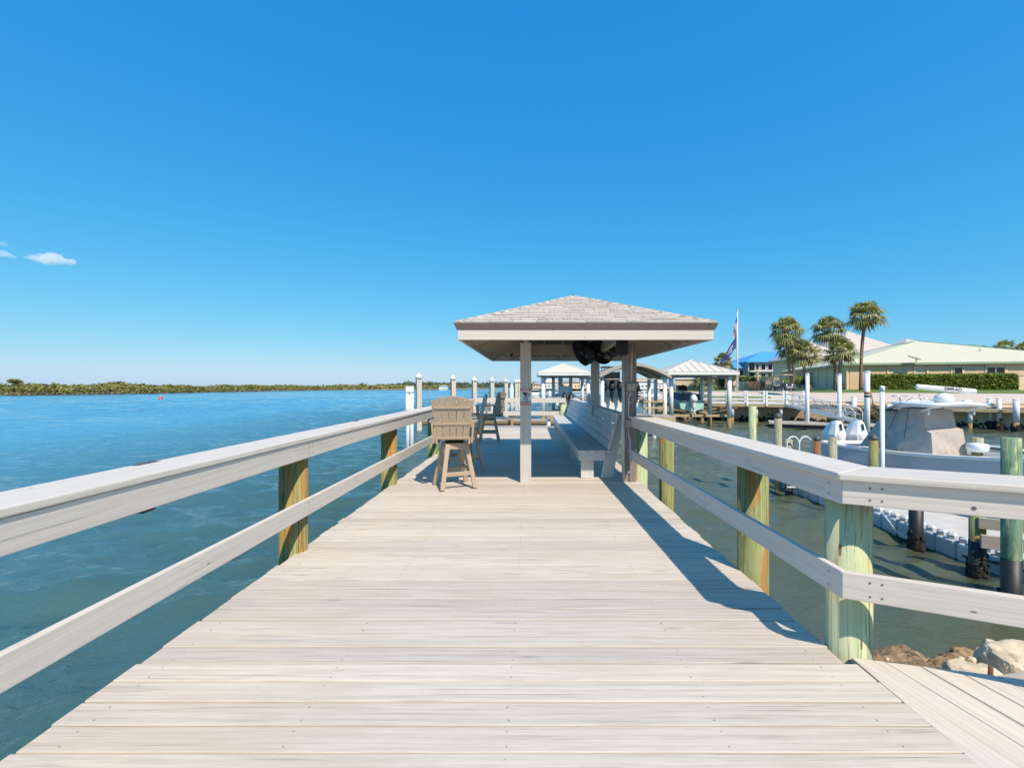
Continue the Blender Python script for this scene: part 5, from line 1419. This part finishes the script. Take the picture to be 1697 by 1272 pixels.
# dark lounge chair by the house
lc=thing('lounge_chair','dark brown adirondack chair on the lawn by the lilac shutters','chair',local_h(-2.6,8.5),hr+R(60),None,local=True)
MB().box((0,0,.42),(.75,.75,.08),rx(.15)).build('seat',BRNW,lc,.01); MB().box((0,-.45,.85),(.75,.08,1.0),rx(.35)).build('backrest',BRNW,lc,.01)
for sx in (-.36,.36):
    MB().box((sx,.3,.25),(.08,.08,.5)).build('leg',BRNW,lc); MB().box((sx,-.35,.25),(.08,.08,.5)).build('leg',BRNW,lc); MB().box((sx,0,.64),(.14,.85,.04)).build('armrest',BRNW,lc)

# patio furniture, umbrella, golf cart, flagpole
pc=None
for i,(px,Y,r) in enumerate(((1240,54.5,.5),(1246,55.5,1.3),(1252.5,54.3,2.6),(1259,55.2,4.0),(1267,54.6,5.2))):
    lab=('leftmost brown wicker patio chair by the tan wall','brown wicker patio chair, second from the left','brown wicker patio chair left of the closed umbrella pole','brown wicker patio chair right of the closed umbrella pole','rightmost brown wicker patio chair, nearest the golf cart')[i]
    x=(px-880)*Y/F
    if pc is None:
        pc=thing('patio_chair',lab,'chair',(x,Y,GZ),r,'brown wicker patio chairs',local=True)
        MB().box((0,0,.42),(.62,.6,.12)).build('seat',BRNW,pc,.02); MB().box((0,-.28,.74),(.62,.08,.62),rx(.15)).build('backrest',BRNW,pc,.02)
        for sx in (-.29,.29):
            MB().box((sx,0,.62),(.08,.6,.06)).build('armrest',BRNW,pc)
            for sy in (-.26,.26): MB().box((sx,sy,.2),(.07,.07,.4)).build('leg',BRNW,pc)
    else:
        c=copy_tree(pc); c.location=(x,Y,GZ); c.rotation_euler.z=r; c['label']=lab
um=thing('patio_umbrella','closed tan patio umbrella standing among the wicker chairs','umbrella',(at(1255.5,640,55).x,55,GZ))
ux=at(1255.5,640,55).x
mb=MB(); mb.cyl((ux,55,GZ),(ux,55,GZ+2.5),.04,n=8); mb.build('pole',DOCKW,um)
mb=MB(); mb.lathe([(.10,GZ+1.0),(.19,GZ+1.15),(.15,GZ+1.7),(.10,GZ+2.3),(.02,GZ+2.55)],(ux,55,0),10); mb.build('canopy',mat('tan_umbrella_cloth',(.55,.38,.24),.9),um)
gx_,gy_=at(1296,640,51).x,51.0
gc=thing('golf_cart','dark golf cart with tan roof parked beside the leftmost palm','golf cart',(gx_,gy_,.80),R(12),None,local=True)
mb=MB(); mb.prism([(-.55,.35),(-.62,.75),(-.45,.98),(.45,.98),(.62,.75),(.55,.35)],(0,-1.1,0),(1,0,0),(0,0,1),-.75); mb.prism([(-.58,.3),(-.58,.6),(.58,.6),(.58,.3)],(0,-.36,0),(1,0,0),(0,0,1),-1.4); mb.build('body',mat('dark_grey_cart_paint',(.04,.045,.055),.25),gc,.04)
mb=MB(); mb.box((0,.1,.75),(1.1,.5,.18)); mb.box((0,.42,1.05),(1.1,.12,.5)); mb.build('seat',mat('pale_cart_seat',(.5,.46,.38),.6),gc,.03)
mb=MB(); mb.box((0,.05,1.86),(1.25,1.9,.08)); mb.build('roof',mat('tan_cart_roof',(.58,.50,.36),.5),gc,.03)
mb=MB()
for sx in (-.55,.55): mb.tube([(sx,-.55,.95),(sx,-.75,1.83)],.022,n=6); mb.tube([(sx,.85,.6),(sx,.85,1.83)],.022,n=6)
mb.build('roof_frame',BLACK,gc)
for sx in (-.5,.5):
    for sy in (-.85,.72):
        wl=MB().cyl((sx-.09,sy,.25),(sx+.09,sy,.25),.25,n=16).build('wheel',BLACK,gc); MB().cyl((sx-.1,sy,.25),(sx+.1,sy,.25),.13,n=12).build('rim',ALU,wl)
for sx in (-.36,.36): MB().cyl((sx,-1.12,.74),(sx,-1.08,.74),.09,n=10).build('headlight',WHITE,gc)
mb=MB(); mb.box((0,-1.13,.50),(.8,.03,.14)); mb.build('grille',ALU,gc)
bg_=thing('fire_pit','small dark bird bath on the pavement left of the patio chairs','bird bath',(at(1216.5,640,52).x,52,.86)); 
fx_=at(1216.5,640,52).x; MB().lathe([(.22,.85),(.07,.95),(.07,1.3),(.36,1.42),(.36,1.46),(.02,1.44)],(fx_,52,0),12).build('bowl',BLACK,bg_); bg_.name='bird_bath'

fp=thing('flagpole','tall white flagpole beyond the right boat shelter','flagpole',(at(1222,640,50).x,50,.8))
fx_=at(1222,640,50).x; zt=at(1222,516,50).z
MB().cyl((fx_,50,.7),(fx_,50,zt),.10,.055,n=12).build('pole',WHITEP,fp); MB().lathe([(.02,-.02),(.10,.08),(.02,.2)],(fx_,50,zt),10).build('finial',ALU,fp)
def flag(label,pts_top,pts_bot,nu,bands,amp,name):
    """hanging cloth strip between a hoist line (at the pole) and a fly line"""
    h0,h1=map(V,pts_top); f0,f1=map(V,pts_bot)
    t=thing(name,label,'flag',h0)
    for nm,m,v0,v1,u0,u1 in bands:
        mb=MB(); P=[];fs=[]; nv=4
        for j in range(nv+1):
            for i in range(nu+1):
                u=u0+(u1-u0)*i/nu; v=v0+(v1-v0)*j/nv
                p=h0.lerp(h1,v)*(1-u)+f0.lerp(f1,v)*u
                p=p+V((.03*math.sin(u*9+v*2),amp*math.sin(u*7.5+v*2.2)*u,-.18*math.sin(math.pi*u)*0))
                P.append(p-V((0,.006 if nm!='cloth' else 0,0)))
        for j in range(nv):
            for i in range(nu): fs.append((j*(nu+1)+i,j*(nu+1)+i+1,(j+1)*(nu+1)+i+1,(j+1)*(nu+1)+i))
        mb.add(P,fs,None,True); mb.build(nm,m,t)
    return t
def fpnt(px,py): p=at(px,py,49.9); return (p.x,49.85,p.z)
bands=[('canton',NAVY,0,.54,0,.42)]
for k in range(13):
    v0,v1=k/13,(k+1)/13; u0=.42 if k<7 else 0
    bands.append(('red_stripe' if k%2==0 else 'white_stripe',FLAGR if k%2==0 else FLAGW,v0,v1,u0,1))
flag('red white and blue striped flag hanging limp at the top of the flagpole',(fpnt(1221,521),fpnt(1221,538)),(fpnt(1215,549),fpnt(1218.5,571)),14,bands,.16,'striped_flag')
bb_=flag('dark blue flag with pale lettering drooping below the striped flag',(fpnt(1220,556),fpnt(1219,576)),(fpnt(1195,596),fpnt(1199,603)),14,[('cloth',NAVY,0,1,0,1)],.22,'blue_flag')
mb=MB()
h0,h1,f0,f1=map(V,(fpnt(1220,556),fpnt(1219,576),fpnt(1195,596),fpnt(1199,603)))
rnd=random.Random(3)
for v0,v1,u0,u1,n in ((.30,.50,.25,.72,7),(.60,.78,.30,.62,5)):
    for k in range(n):
        ua=u0+(u1-u0)*k/n; ub=ua+(u1-u0)/n*.62
        q=[]
        for u,v in ((ua,v0),(ub,v0+.04),(ub,v1),(ua,v1-.05)):
            p=h0.lerp(h1,v)*(1-u)+f0.lerp(f1,v)*u
            q.append(p+V((.03*math.sin(u*9+v*2),.22*math.sin(u*7.5+v*2.2)*u-.02,0)))
        mb.quad(*q)
mb.build('pale_lettering',FLAGW,bb_)

# ------------------------------------------------------------------ buildings farther back
cd=thing('condo_building','blue roofed grey condo block with dark balconies behind the palms','building',(71,132,GZ))
cx0=at(1240,640,130).x; cx1=at(1362,640,130).x; ze=at(0,599,130).z
mb=MB(); mb.box(((cx0+cx1)/2,137,(ze+GZ)/2),(cx1-cx0,14,ze-GZ)); wx0=at(1222,640,130).x; mb.box(((wx0+cx0)/2-.01,138,(ze-1.6+GZ)/2),(cx0-wx0,12,ze-1.6-GZ)); mb.build('wall',mat('grey_white_render',(.44,.44,.46),.8),cd)
mb=MB(); hip_roof_mesh(mb,cx0-.8,cx1+.8,129,146,ze,at(0,583,130).z+1.2,.1)
mb.v=[]; mb.f=[]; mb.g=[]; mb.r=[]; mb.sm=[]
def hipx(mb,x0,x1,y0,y1,ze,zr):
    d=(y1-y0)/2; cy=(y0+y1)/2; dx=min(d,(x1-x0)/2-.01); A_=[V((x0,y0,ze)),V((x1,y0,ze)),V((x1,y1,ze)),V((x0,y1,ze))]; r0=V((x0+dx,cy,zr)); r1=V((x1-dx,cy,zr))
    for pts in ([A_[0],A_[1],r1,r0],[A_[1],A_[2],r1],[A_[2],A_[3],r0,r1],[A_[3],A_[0],r0]):
        u=(pts[1]-pts[0]).normalized(); mid=pts[2]-pts[0]; up=(mid-u*mid.dot(u)).normalized()
        mb.add(pts,[list(range(len(pts)))],[V(((p-pts[0]).dot(u),(p-pts[0]).dot(up),0)) for p in pts])
    mb.add([p-V((0,0,.25)) for p in A_],[(3,2,1,0)])
    for i in range(4): mb.quad(A_[i],A_[(i+1)%4],A_[(i+1)%4]-V((0,0,.25)),A_[i]-V((0,0,.25)))
hipx(mb,cx0-.9,cx1+.9,129,146,ze,at(0,582.5,137.5).z); hipx(mb,wx0-.8,cx0-.95,130.5,145,ze-1.6,at(0,594,138).z); mb.build('roof',BLUER,cd)
def flatwin(parent,x0,x1,z0,z1,y,m=DARKG,fr=True):
    mb=MB(); mb.box(((x0+x1)/2,y-.06,(z0+z1)/2),(x1-x0+.24,.12,z1-z0+.24)); f=mb.build('window',WHITE,parent)
    mb=MB(); mb.box(((x0+x1)/2,y-.115,(z0+z1)/2),(x1-x0,.05,z1-z0)); mb.build('pane',m,f)
for fl_ in range(3):
    zz=ze-2.3-fl_*2.75
    mb=MB()
    for pa,pb in ((1242,1250),(1297.5,1312)):
        xa,xb=at(pa,640,130).x,at(pb,640,130).x; mb.box(((xa+xb)/2,129.96,zz+.85),(xb-xa,.12,2.1))
    mb.build('balcony_opening',DARKG,cd)
    for pa,pb in ((1252.5,1257),(1261,1268),(1272.5,1279.5),(1285.5,1292.5),(1316,1322),(1326,1332),(1340,1348)):
        flatwin(cd,at(pa,640,130).x,at(pb,640,130).x,zz,zz+1.6,129.95)
    mb=MB(); xa,xb=at(1241,640,130).x,at(1281,640,130).x; mb.box(((xa+xb)/2,129.6,zz-.45),(xb-xa,.8,.28)); mb.build('balcony_slab',WHITE,cd)
for pa,pb in ((1225.5,1231),(1234,1238)): flatwin(cd,at(pa,640,132).x,at(pb,640,132).x,ze-4.2,ze-2.4,131.9)
def hip_house(name,label,px0,px1,Y,dep,py_e,py_r,rm,wm,win=True):
    x0,x1=at(px0,640,Y).x,at(px1,640,Y).x; ze=at(0,py_e,Y).z; zr=at(0,py_r,Y+dep/2).z
    t=thing(name,label,'building',((x0+x1)/2,Y,GZ))
    mb=MB(); mb.box(((x0+x1)/2,Y+dep/2,(ze+GZ)/2),(x1-x0-1.6,dep-1.6,ze-GZ)); mb.build('wall',wm,t)
    mb=MB(); hipx(mb,x0,x1,Y,Y+dep,ze,zr); mb.build('roof',rm,t)
    if win:
        k=x0+2
        while k<x1-3: flatwin(t,k,k+1.4,ze-2.4,ze-.9,Y+.8); k+=3.4
    return t
hip_house('pink_roofed_building','large building with a pink ribbed metal hip roof rising behind the green roof',1396,1560,104,30,597,548,PINKR,STUC)
hip_house('pink_roofed_building','lower pink metal roof building behind the right part of the green roof',1500,1660,112,28,600,561,PINKR,STUC)
hip_house('pink_roofed_building','pale pink roofed house glimpsed between the palms',1338,1412,96,16,592,564,PINKR,WARMW)
# ------------------------------------------------------------------ far marina and shores
rnd=random.Random(77)
def far_house(i,px,Y,w_,h,roof,lab):
    x=(px-880)*Y/F; t=thing('waterside_house',lab,'house',(x,Y,-.5),0,'far white houses across the marina')
    MB().box((x,Y+4,h/2-.5),(w_,8,h)).build('wall',WHITE if i%3 else STUC,t)
    mb=MB(); hipx(mb,x-w_/2-.5,x+w_/2+.5,Y-.5,Y+8.5,h-.5,h+1.6); mb.build('roof',roof,t)
    mb=MB(); k=x-w_/2+.8
    while k<x+w_/2-.8:
        for zz in ((.9,) if h<4 else (.9,3.6)): mb.box((k+.4,Y-.02,zz+.3),(.8,.1,.9))
        k+=2.2
    mb.build('window',DARKG,t)
GREYR=mat('grey_far_roof',(.34,.33,.33),.8); 
hs_=[(893,330,9,3.2),(914,300,10,4.2),(930,320,9,3.0),(948,310,11,4.5),(962,340,10,3.2),(1000,270,12,4.6),(1016,300,10,3.4),(1029,280,9,3.2),(1066,260,12,4.6),(1078,300,10,3.2),(1092,290,10,3.8),(1104,310,9,3.2),(1116,300,10,3.4),(1133,290,9,3.0)]
for i,(px,Y,w_,h) in enumerate(hs_):
    lab='far white house across the marina, '+('just right of the sign post','seen through the left shelter near its left post','low one in the middle of the left shelter opening','seen through the left shelter near its right post','at the right edge of the left shelter','tall one behind the arched canopy at its left','low one between the black outboards','left of the brown pavilion post','tall one right of the brown pavilion post','low one under the right half of the canopy','right of the arched canopy post','between the canopy and the right shelter','at the left post of the right shelter','under the right shelter roof')[i]
    far_house(i,px,Y,w_,h,(GREYR,STUC,PINKR)[i%3],lab)
# moored boats between
for i,(px,Y,L) in enumerate(((905,120,8),(951,110,9),(1034,90,8),(1062,105,9),(1096,100,8))):
    x=(px-880)*Y/F; t=thing('moored_boat',('far white boat moored left in the marina, seen past the sign post','far white boat with mast seen through the left shelter','far white boat moored below the arched canopy','far white boat right of the brown pavilion post','far white boat between canopy and right shelter')[i],'boat',(x,Y,W-.1),R((200,160,185,20,170)[i]),'far boats in the marina',local=True)
    boat_hull(t,L,2.7,1.2,.5,GELW,GELW,GELW)
    mb=MB(); mb.box((L*.4,0,1.9),(2.2,1.6,1.5)); mb.build('cabin',GELW,t,.1); mb=MB(); mb.box((L*.4,0,2.25),(2.25,1.65,.5)); mb.build('cabin_window',DARKG,t)
    if i in (1,3): mb=MB(); mb.cyl((L*.45,0,1),(L*.45,0,7.5),.07,n=6); mb.build('mast',ALU,t)
# dock rails and posts in the far marina
mb=MB()
for k in range(40):
    x=-3+k*1.3; Y=95+rnd.uniform(-18,22); 
t=thing('marina_dock','long far dock with many white posts in the marina','dock',(18,85,W))
mb=MB(); mb.box((20,85,W+1.3),(34,2,.25)); mb.build('deck',DOCKW,t)
mb=MB()
for k in range(18): mb.cyl((3.5+k*1.95,84+rnd.uniform(0,2.4),W-1),(3.5+k*1.95,84.5,W+rnd.uniform(2.4,4.6)),.17,n=10)
tag(mb.build('white_posts',WHITEP,t),kind='stuff')
mb=MB()
for zz in (1.9,2.4): mb.beam((3,83.9,W+zz),(37,83.9,W+zz),.06,.14)
mb.build('rail',WHITE,t)

def shore(name,line,hs,leaf,n,m,seed,depth,kind='stuff',root=None,rootn=0):
    rnd=random.Random(seed); mb=MB(); seg=[(V((a[0],a[1],W)),V((b[0],b[1],W)),ha,hb) for a,b,ha,hb in zip(line[:-1],line[1:],hs[:-1],hs[1:])]
    tot=sum((b-a).length for a,b,_,_ in seg); from mathutils import noise
    def gen(cnt,zl,zh,mb,lf,dmax):
        for a,b,ha,hb in seg:
            k=int(cnt*(b-a).length/tot)
            for _ in range(k):
                q=rnd.random(); dd=rnd.random()**1.6*dmax; p=a.lerp(b,q); dirn=V((-(b-a).y,(b-a).x,0)).normalized()
                if dirn.y<0 : dirn=-dirn
                p=p+dirn*dd; h=(ha+(hb-ha)*q)*(.80+.55*noise.noise(V((p.x*.05,p.y*.05,1)))+.40*noise.noise(V((p.x*.20,p.y*.20,5))))*min(1,.62+dd/dmax*1.6)
                z=W+.1+h*(zl+(zh-zl)*rnd.random()**.7)
                c=p+V((0,0,z-W)); s=lf*rnd.uniform(.6,1.5)
                aa=V((rnd.gauss(0,1),rnd.gauss(0,1),rnd.gauss(0,.7))).normalized(); bb=aa.orthogonal().normalized()
                mb.add([c-aa*s-bb*s*.5,c+aa*s*.9-bb*s*.4,c+aa*s+bb*s*.5,c-aa*s*.7+bb*s*.6],[(0,1,2,3)],rnd=min(1,max(0,rnd.gauss(.5+.35*noise.noise(V((p.x*.1,p.y*.1,z*.3))),.2))))
    gen(n,.18,1.0,mb,leaf,depth); o=mb.build(name,m); tag(o,kind=kind)
    if rootn:
        mb=MB(); gen(rootn,.0,.5,mb,leaf*.8,depth*.35); tag(mb.build('mangrove_roots',root),kind=kind)
    return o
line=[(-300,150),(-205,163),(-185,170),(-178,190),(-172,206),(-172,235),(-171,281),(-165,330),(-158,370)]
shore('mangrove_shore',line,[4.7,4.6,4.3,3.9,3.7,3.9,4.2,3.6,2.4],.50,52000,MANG,5,26,root=MANGB,rootn=16000)
shore('far_mangrove_shore',[(-160,372),(-150,420),(-118,470),(-150,560)],[3.4,4.2,4.4,4],.9,8000,MANG,6,40)
shore('far_tree_line',[(-118,480),(-95,560),(-60,700)],[5,7.5,6],1.4,6000,FART,8,60)
shore('distant_tree_line',[(-300,1250),(-60,1250),(420,1150),(900,900)],[9,11,12,13],4.0,9000,FART,9,120)
shore('marina_tree_line',[(0,360),(60,350),(150,330),(260,300)],[6,6,7,7],1.4,6000,FART,10,30)
def flat(name,poly,m,z): sheet(name,[(x,y,z) for x,y in poly],m)
flat('sand_strip',[(-305,149.5),(-205,161.5),(-184,168.5),(-176.5,189),(-170.5,206),(-170.5,235),(-169.5,281),(-163,331),(-140,380),(-118,395),(-112,440),(-90,470),(-70,520),(-50,640),(-200,700),(-400,400)],SAND,W+.22)
flat('far_land',[(-1200,1245),(-60,1240),(420,1140),(1500,700),(2500,1800),(-1200,2500)],GRASS,W+.4)
flat('marina_land',[(-2,352),(60,342),(150,322),(170,200),(400,140),(800,500),(0,640)],GRASS,W+.5)
fh=thing('far_beach_house','tiny white house on the far sand shore beside the first concrete piling','house',(-92,470,W))
MB().box((-90.5,472,W+1.6),(9,6,2.6)).build('wall',WHITE,fh); mb=MB(); hipx(mb,-95.5,-85.5,468.5,475.5,W+2.9,W+4.4); mb.build('roof',GREYR,fh)

# lone taller trees on the island skyline
for i,(px,Y,h,lab) in enumerate(((21,190,6.3,'round topped tree on the mangrove island skyline, leftmost'),(31,192,5.6,'second taller tree on the island skyline near the left edge'))):
    x=(px-880)*Y/F; t=thing('island_tree',lab,'tree',(x,Y,W),0,'taller trees on the mangrove island'); r2=random.Random(90+i); mb=MB()
    for k in range(5): leaves(mb,(x+r2.uniform(-1.2,1.2),Y,W+h-.6+r2.uniform(-.4,.4)),(1.1,1.1,.6),110,.5,r2)
    mb.build('crown',MANG,t); mb=MB(); mb.tube([(x,Y,W),(x+.2,Y,W+h*.5),(x,Y,W+h-.6)],.16,n=6)
    for k in range(4): mb.tube([(x,Y,W+h*.6),(x+r2.uniform(-1.2,1.2),Y,W+h-.4)],.07,n=5)
    mb.build('trunk',TRUNK,t)

# ------------------------------------------------------------------ clouds
def cloud(label,c,size,n,seed,dens):
    t=NT('cloud_vapour_%d'%seed); t.n.remove(t.p); pv=t.new('ShaderNodeVolumePrincipled'); pv.inputs['Density'].default_value=dens; pv.inputs['Color'].default_value=(1,.965,.95,1); pv.inputs['Anisotropy'].default_value=0
    t.link(pv.outputs[0],t.n['Material Output'].inputs['Volume'])
    from mathutils import noise
    bm=bmesh.new(); r2=random.Random(seed)
    for k in range(n):
        q=(k+.5)/n*2-1; rr=(1-abs(q)**1.7)*.75+.25
        m=Matrix.Translation(V((q*size[0]*.82,r2.uniform(-.5,.5)*size[1],size[2]*(r2.uniform(.0,.45)*rr-.25*0-.10*q)))).to_4x4()@Matrix.Diagonal((size[0]*.26*r2.uniform(.8,1.2),size[1]*.8,size[2]*.55*rr*r2.uniform(.7,1.1),1))
        bmesh.ops.create_icosphere(bm,subdivisions=3,radius=1,matrix=m)
    me=bpy.data.meshes.new('cloud'); bm.to_mesh(me); bm.free(); me.materials.append(t.m)
    o=bpy.data.objects.new('cloud',me); col.objects.link(o); o.location=c
    rm=o.modifiers.new('merge','REMESH'); rm.mode='VOXEL'; rm.voxel_size=size[2]*.10
    tex=bpy.data.textures.new('puff%d'%seed,'CLOUDS'); tex.noise_scale=size[2]*.55; tex.noise_depth=4
    dm=o.modifiers.new('puff','DISPLACE'); dm.texture=tex; dm.strength=size[2]*.8; dm.mid_level=.55; dm.texture_coords='LOCAL'
    return tag(o,label,'cloud','small clouds low at left')
cY=4200.0
def cpt(px,py): p=at(px,py,cY); return (p.x,p.y,p.z)
k=cY/F
cloud('largest small white cloud floating low at left',cpt(85,432),(34*k,18*k,15*k),13,3,.012)
cloud('small cloud cut by the left edge, beside the largest cloud',cpt(2,422),(15*k,14*k,10*k),8,4,.010)
cloud('faint wisp of cloud at the left edge above the others',cpt(3,405),(13*k,10*k,9*k),6,5,.003)
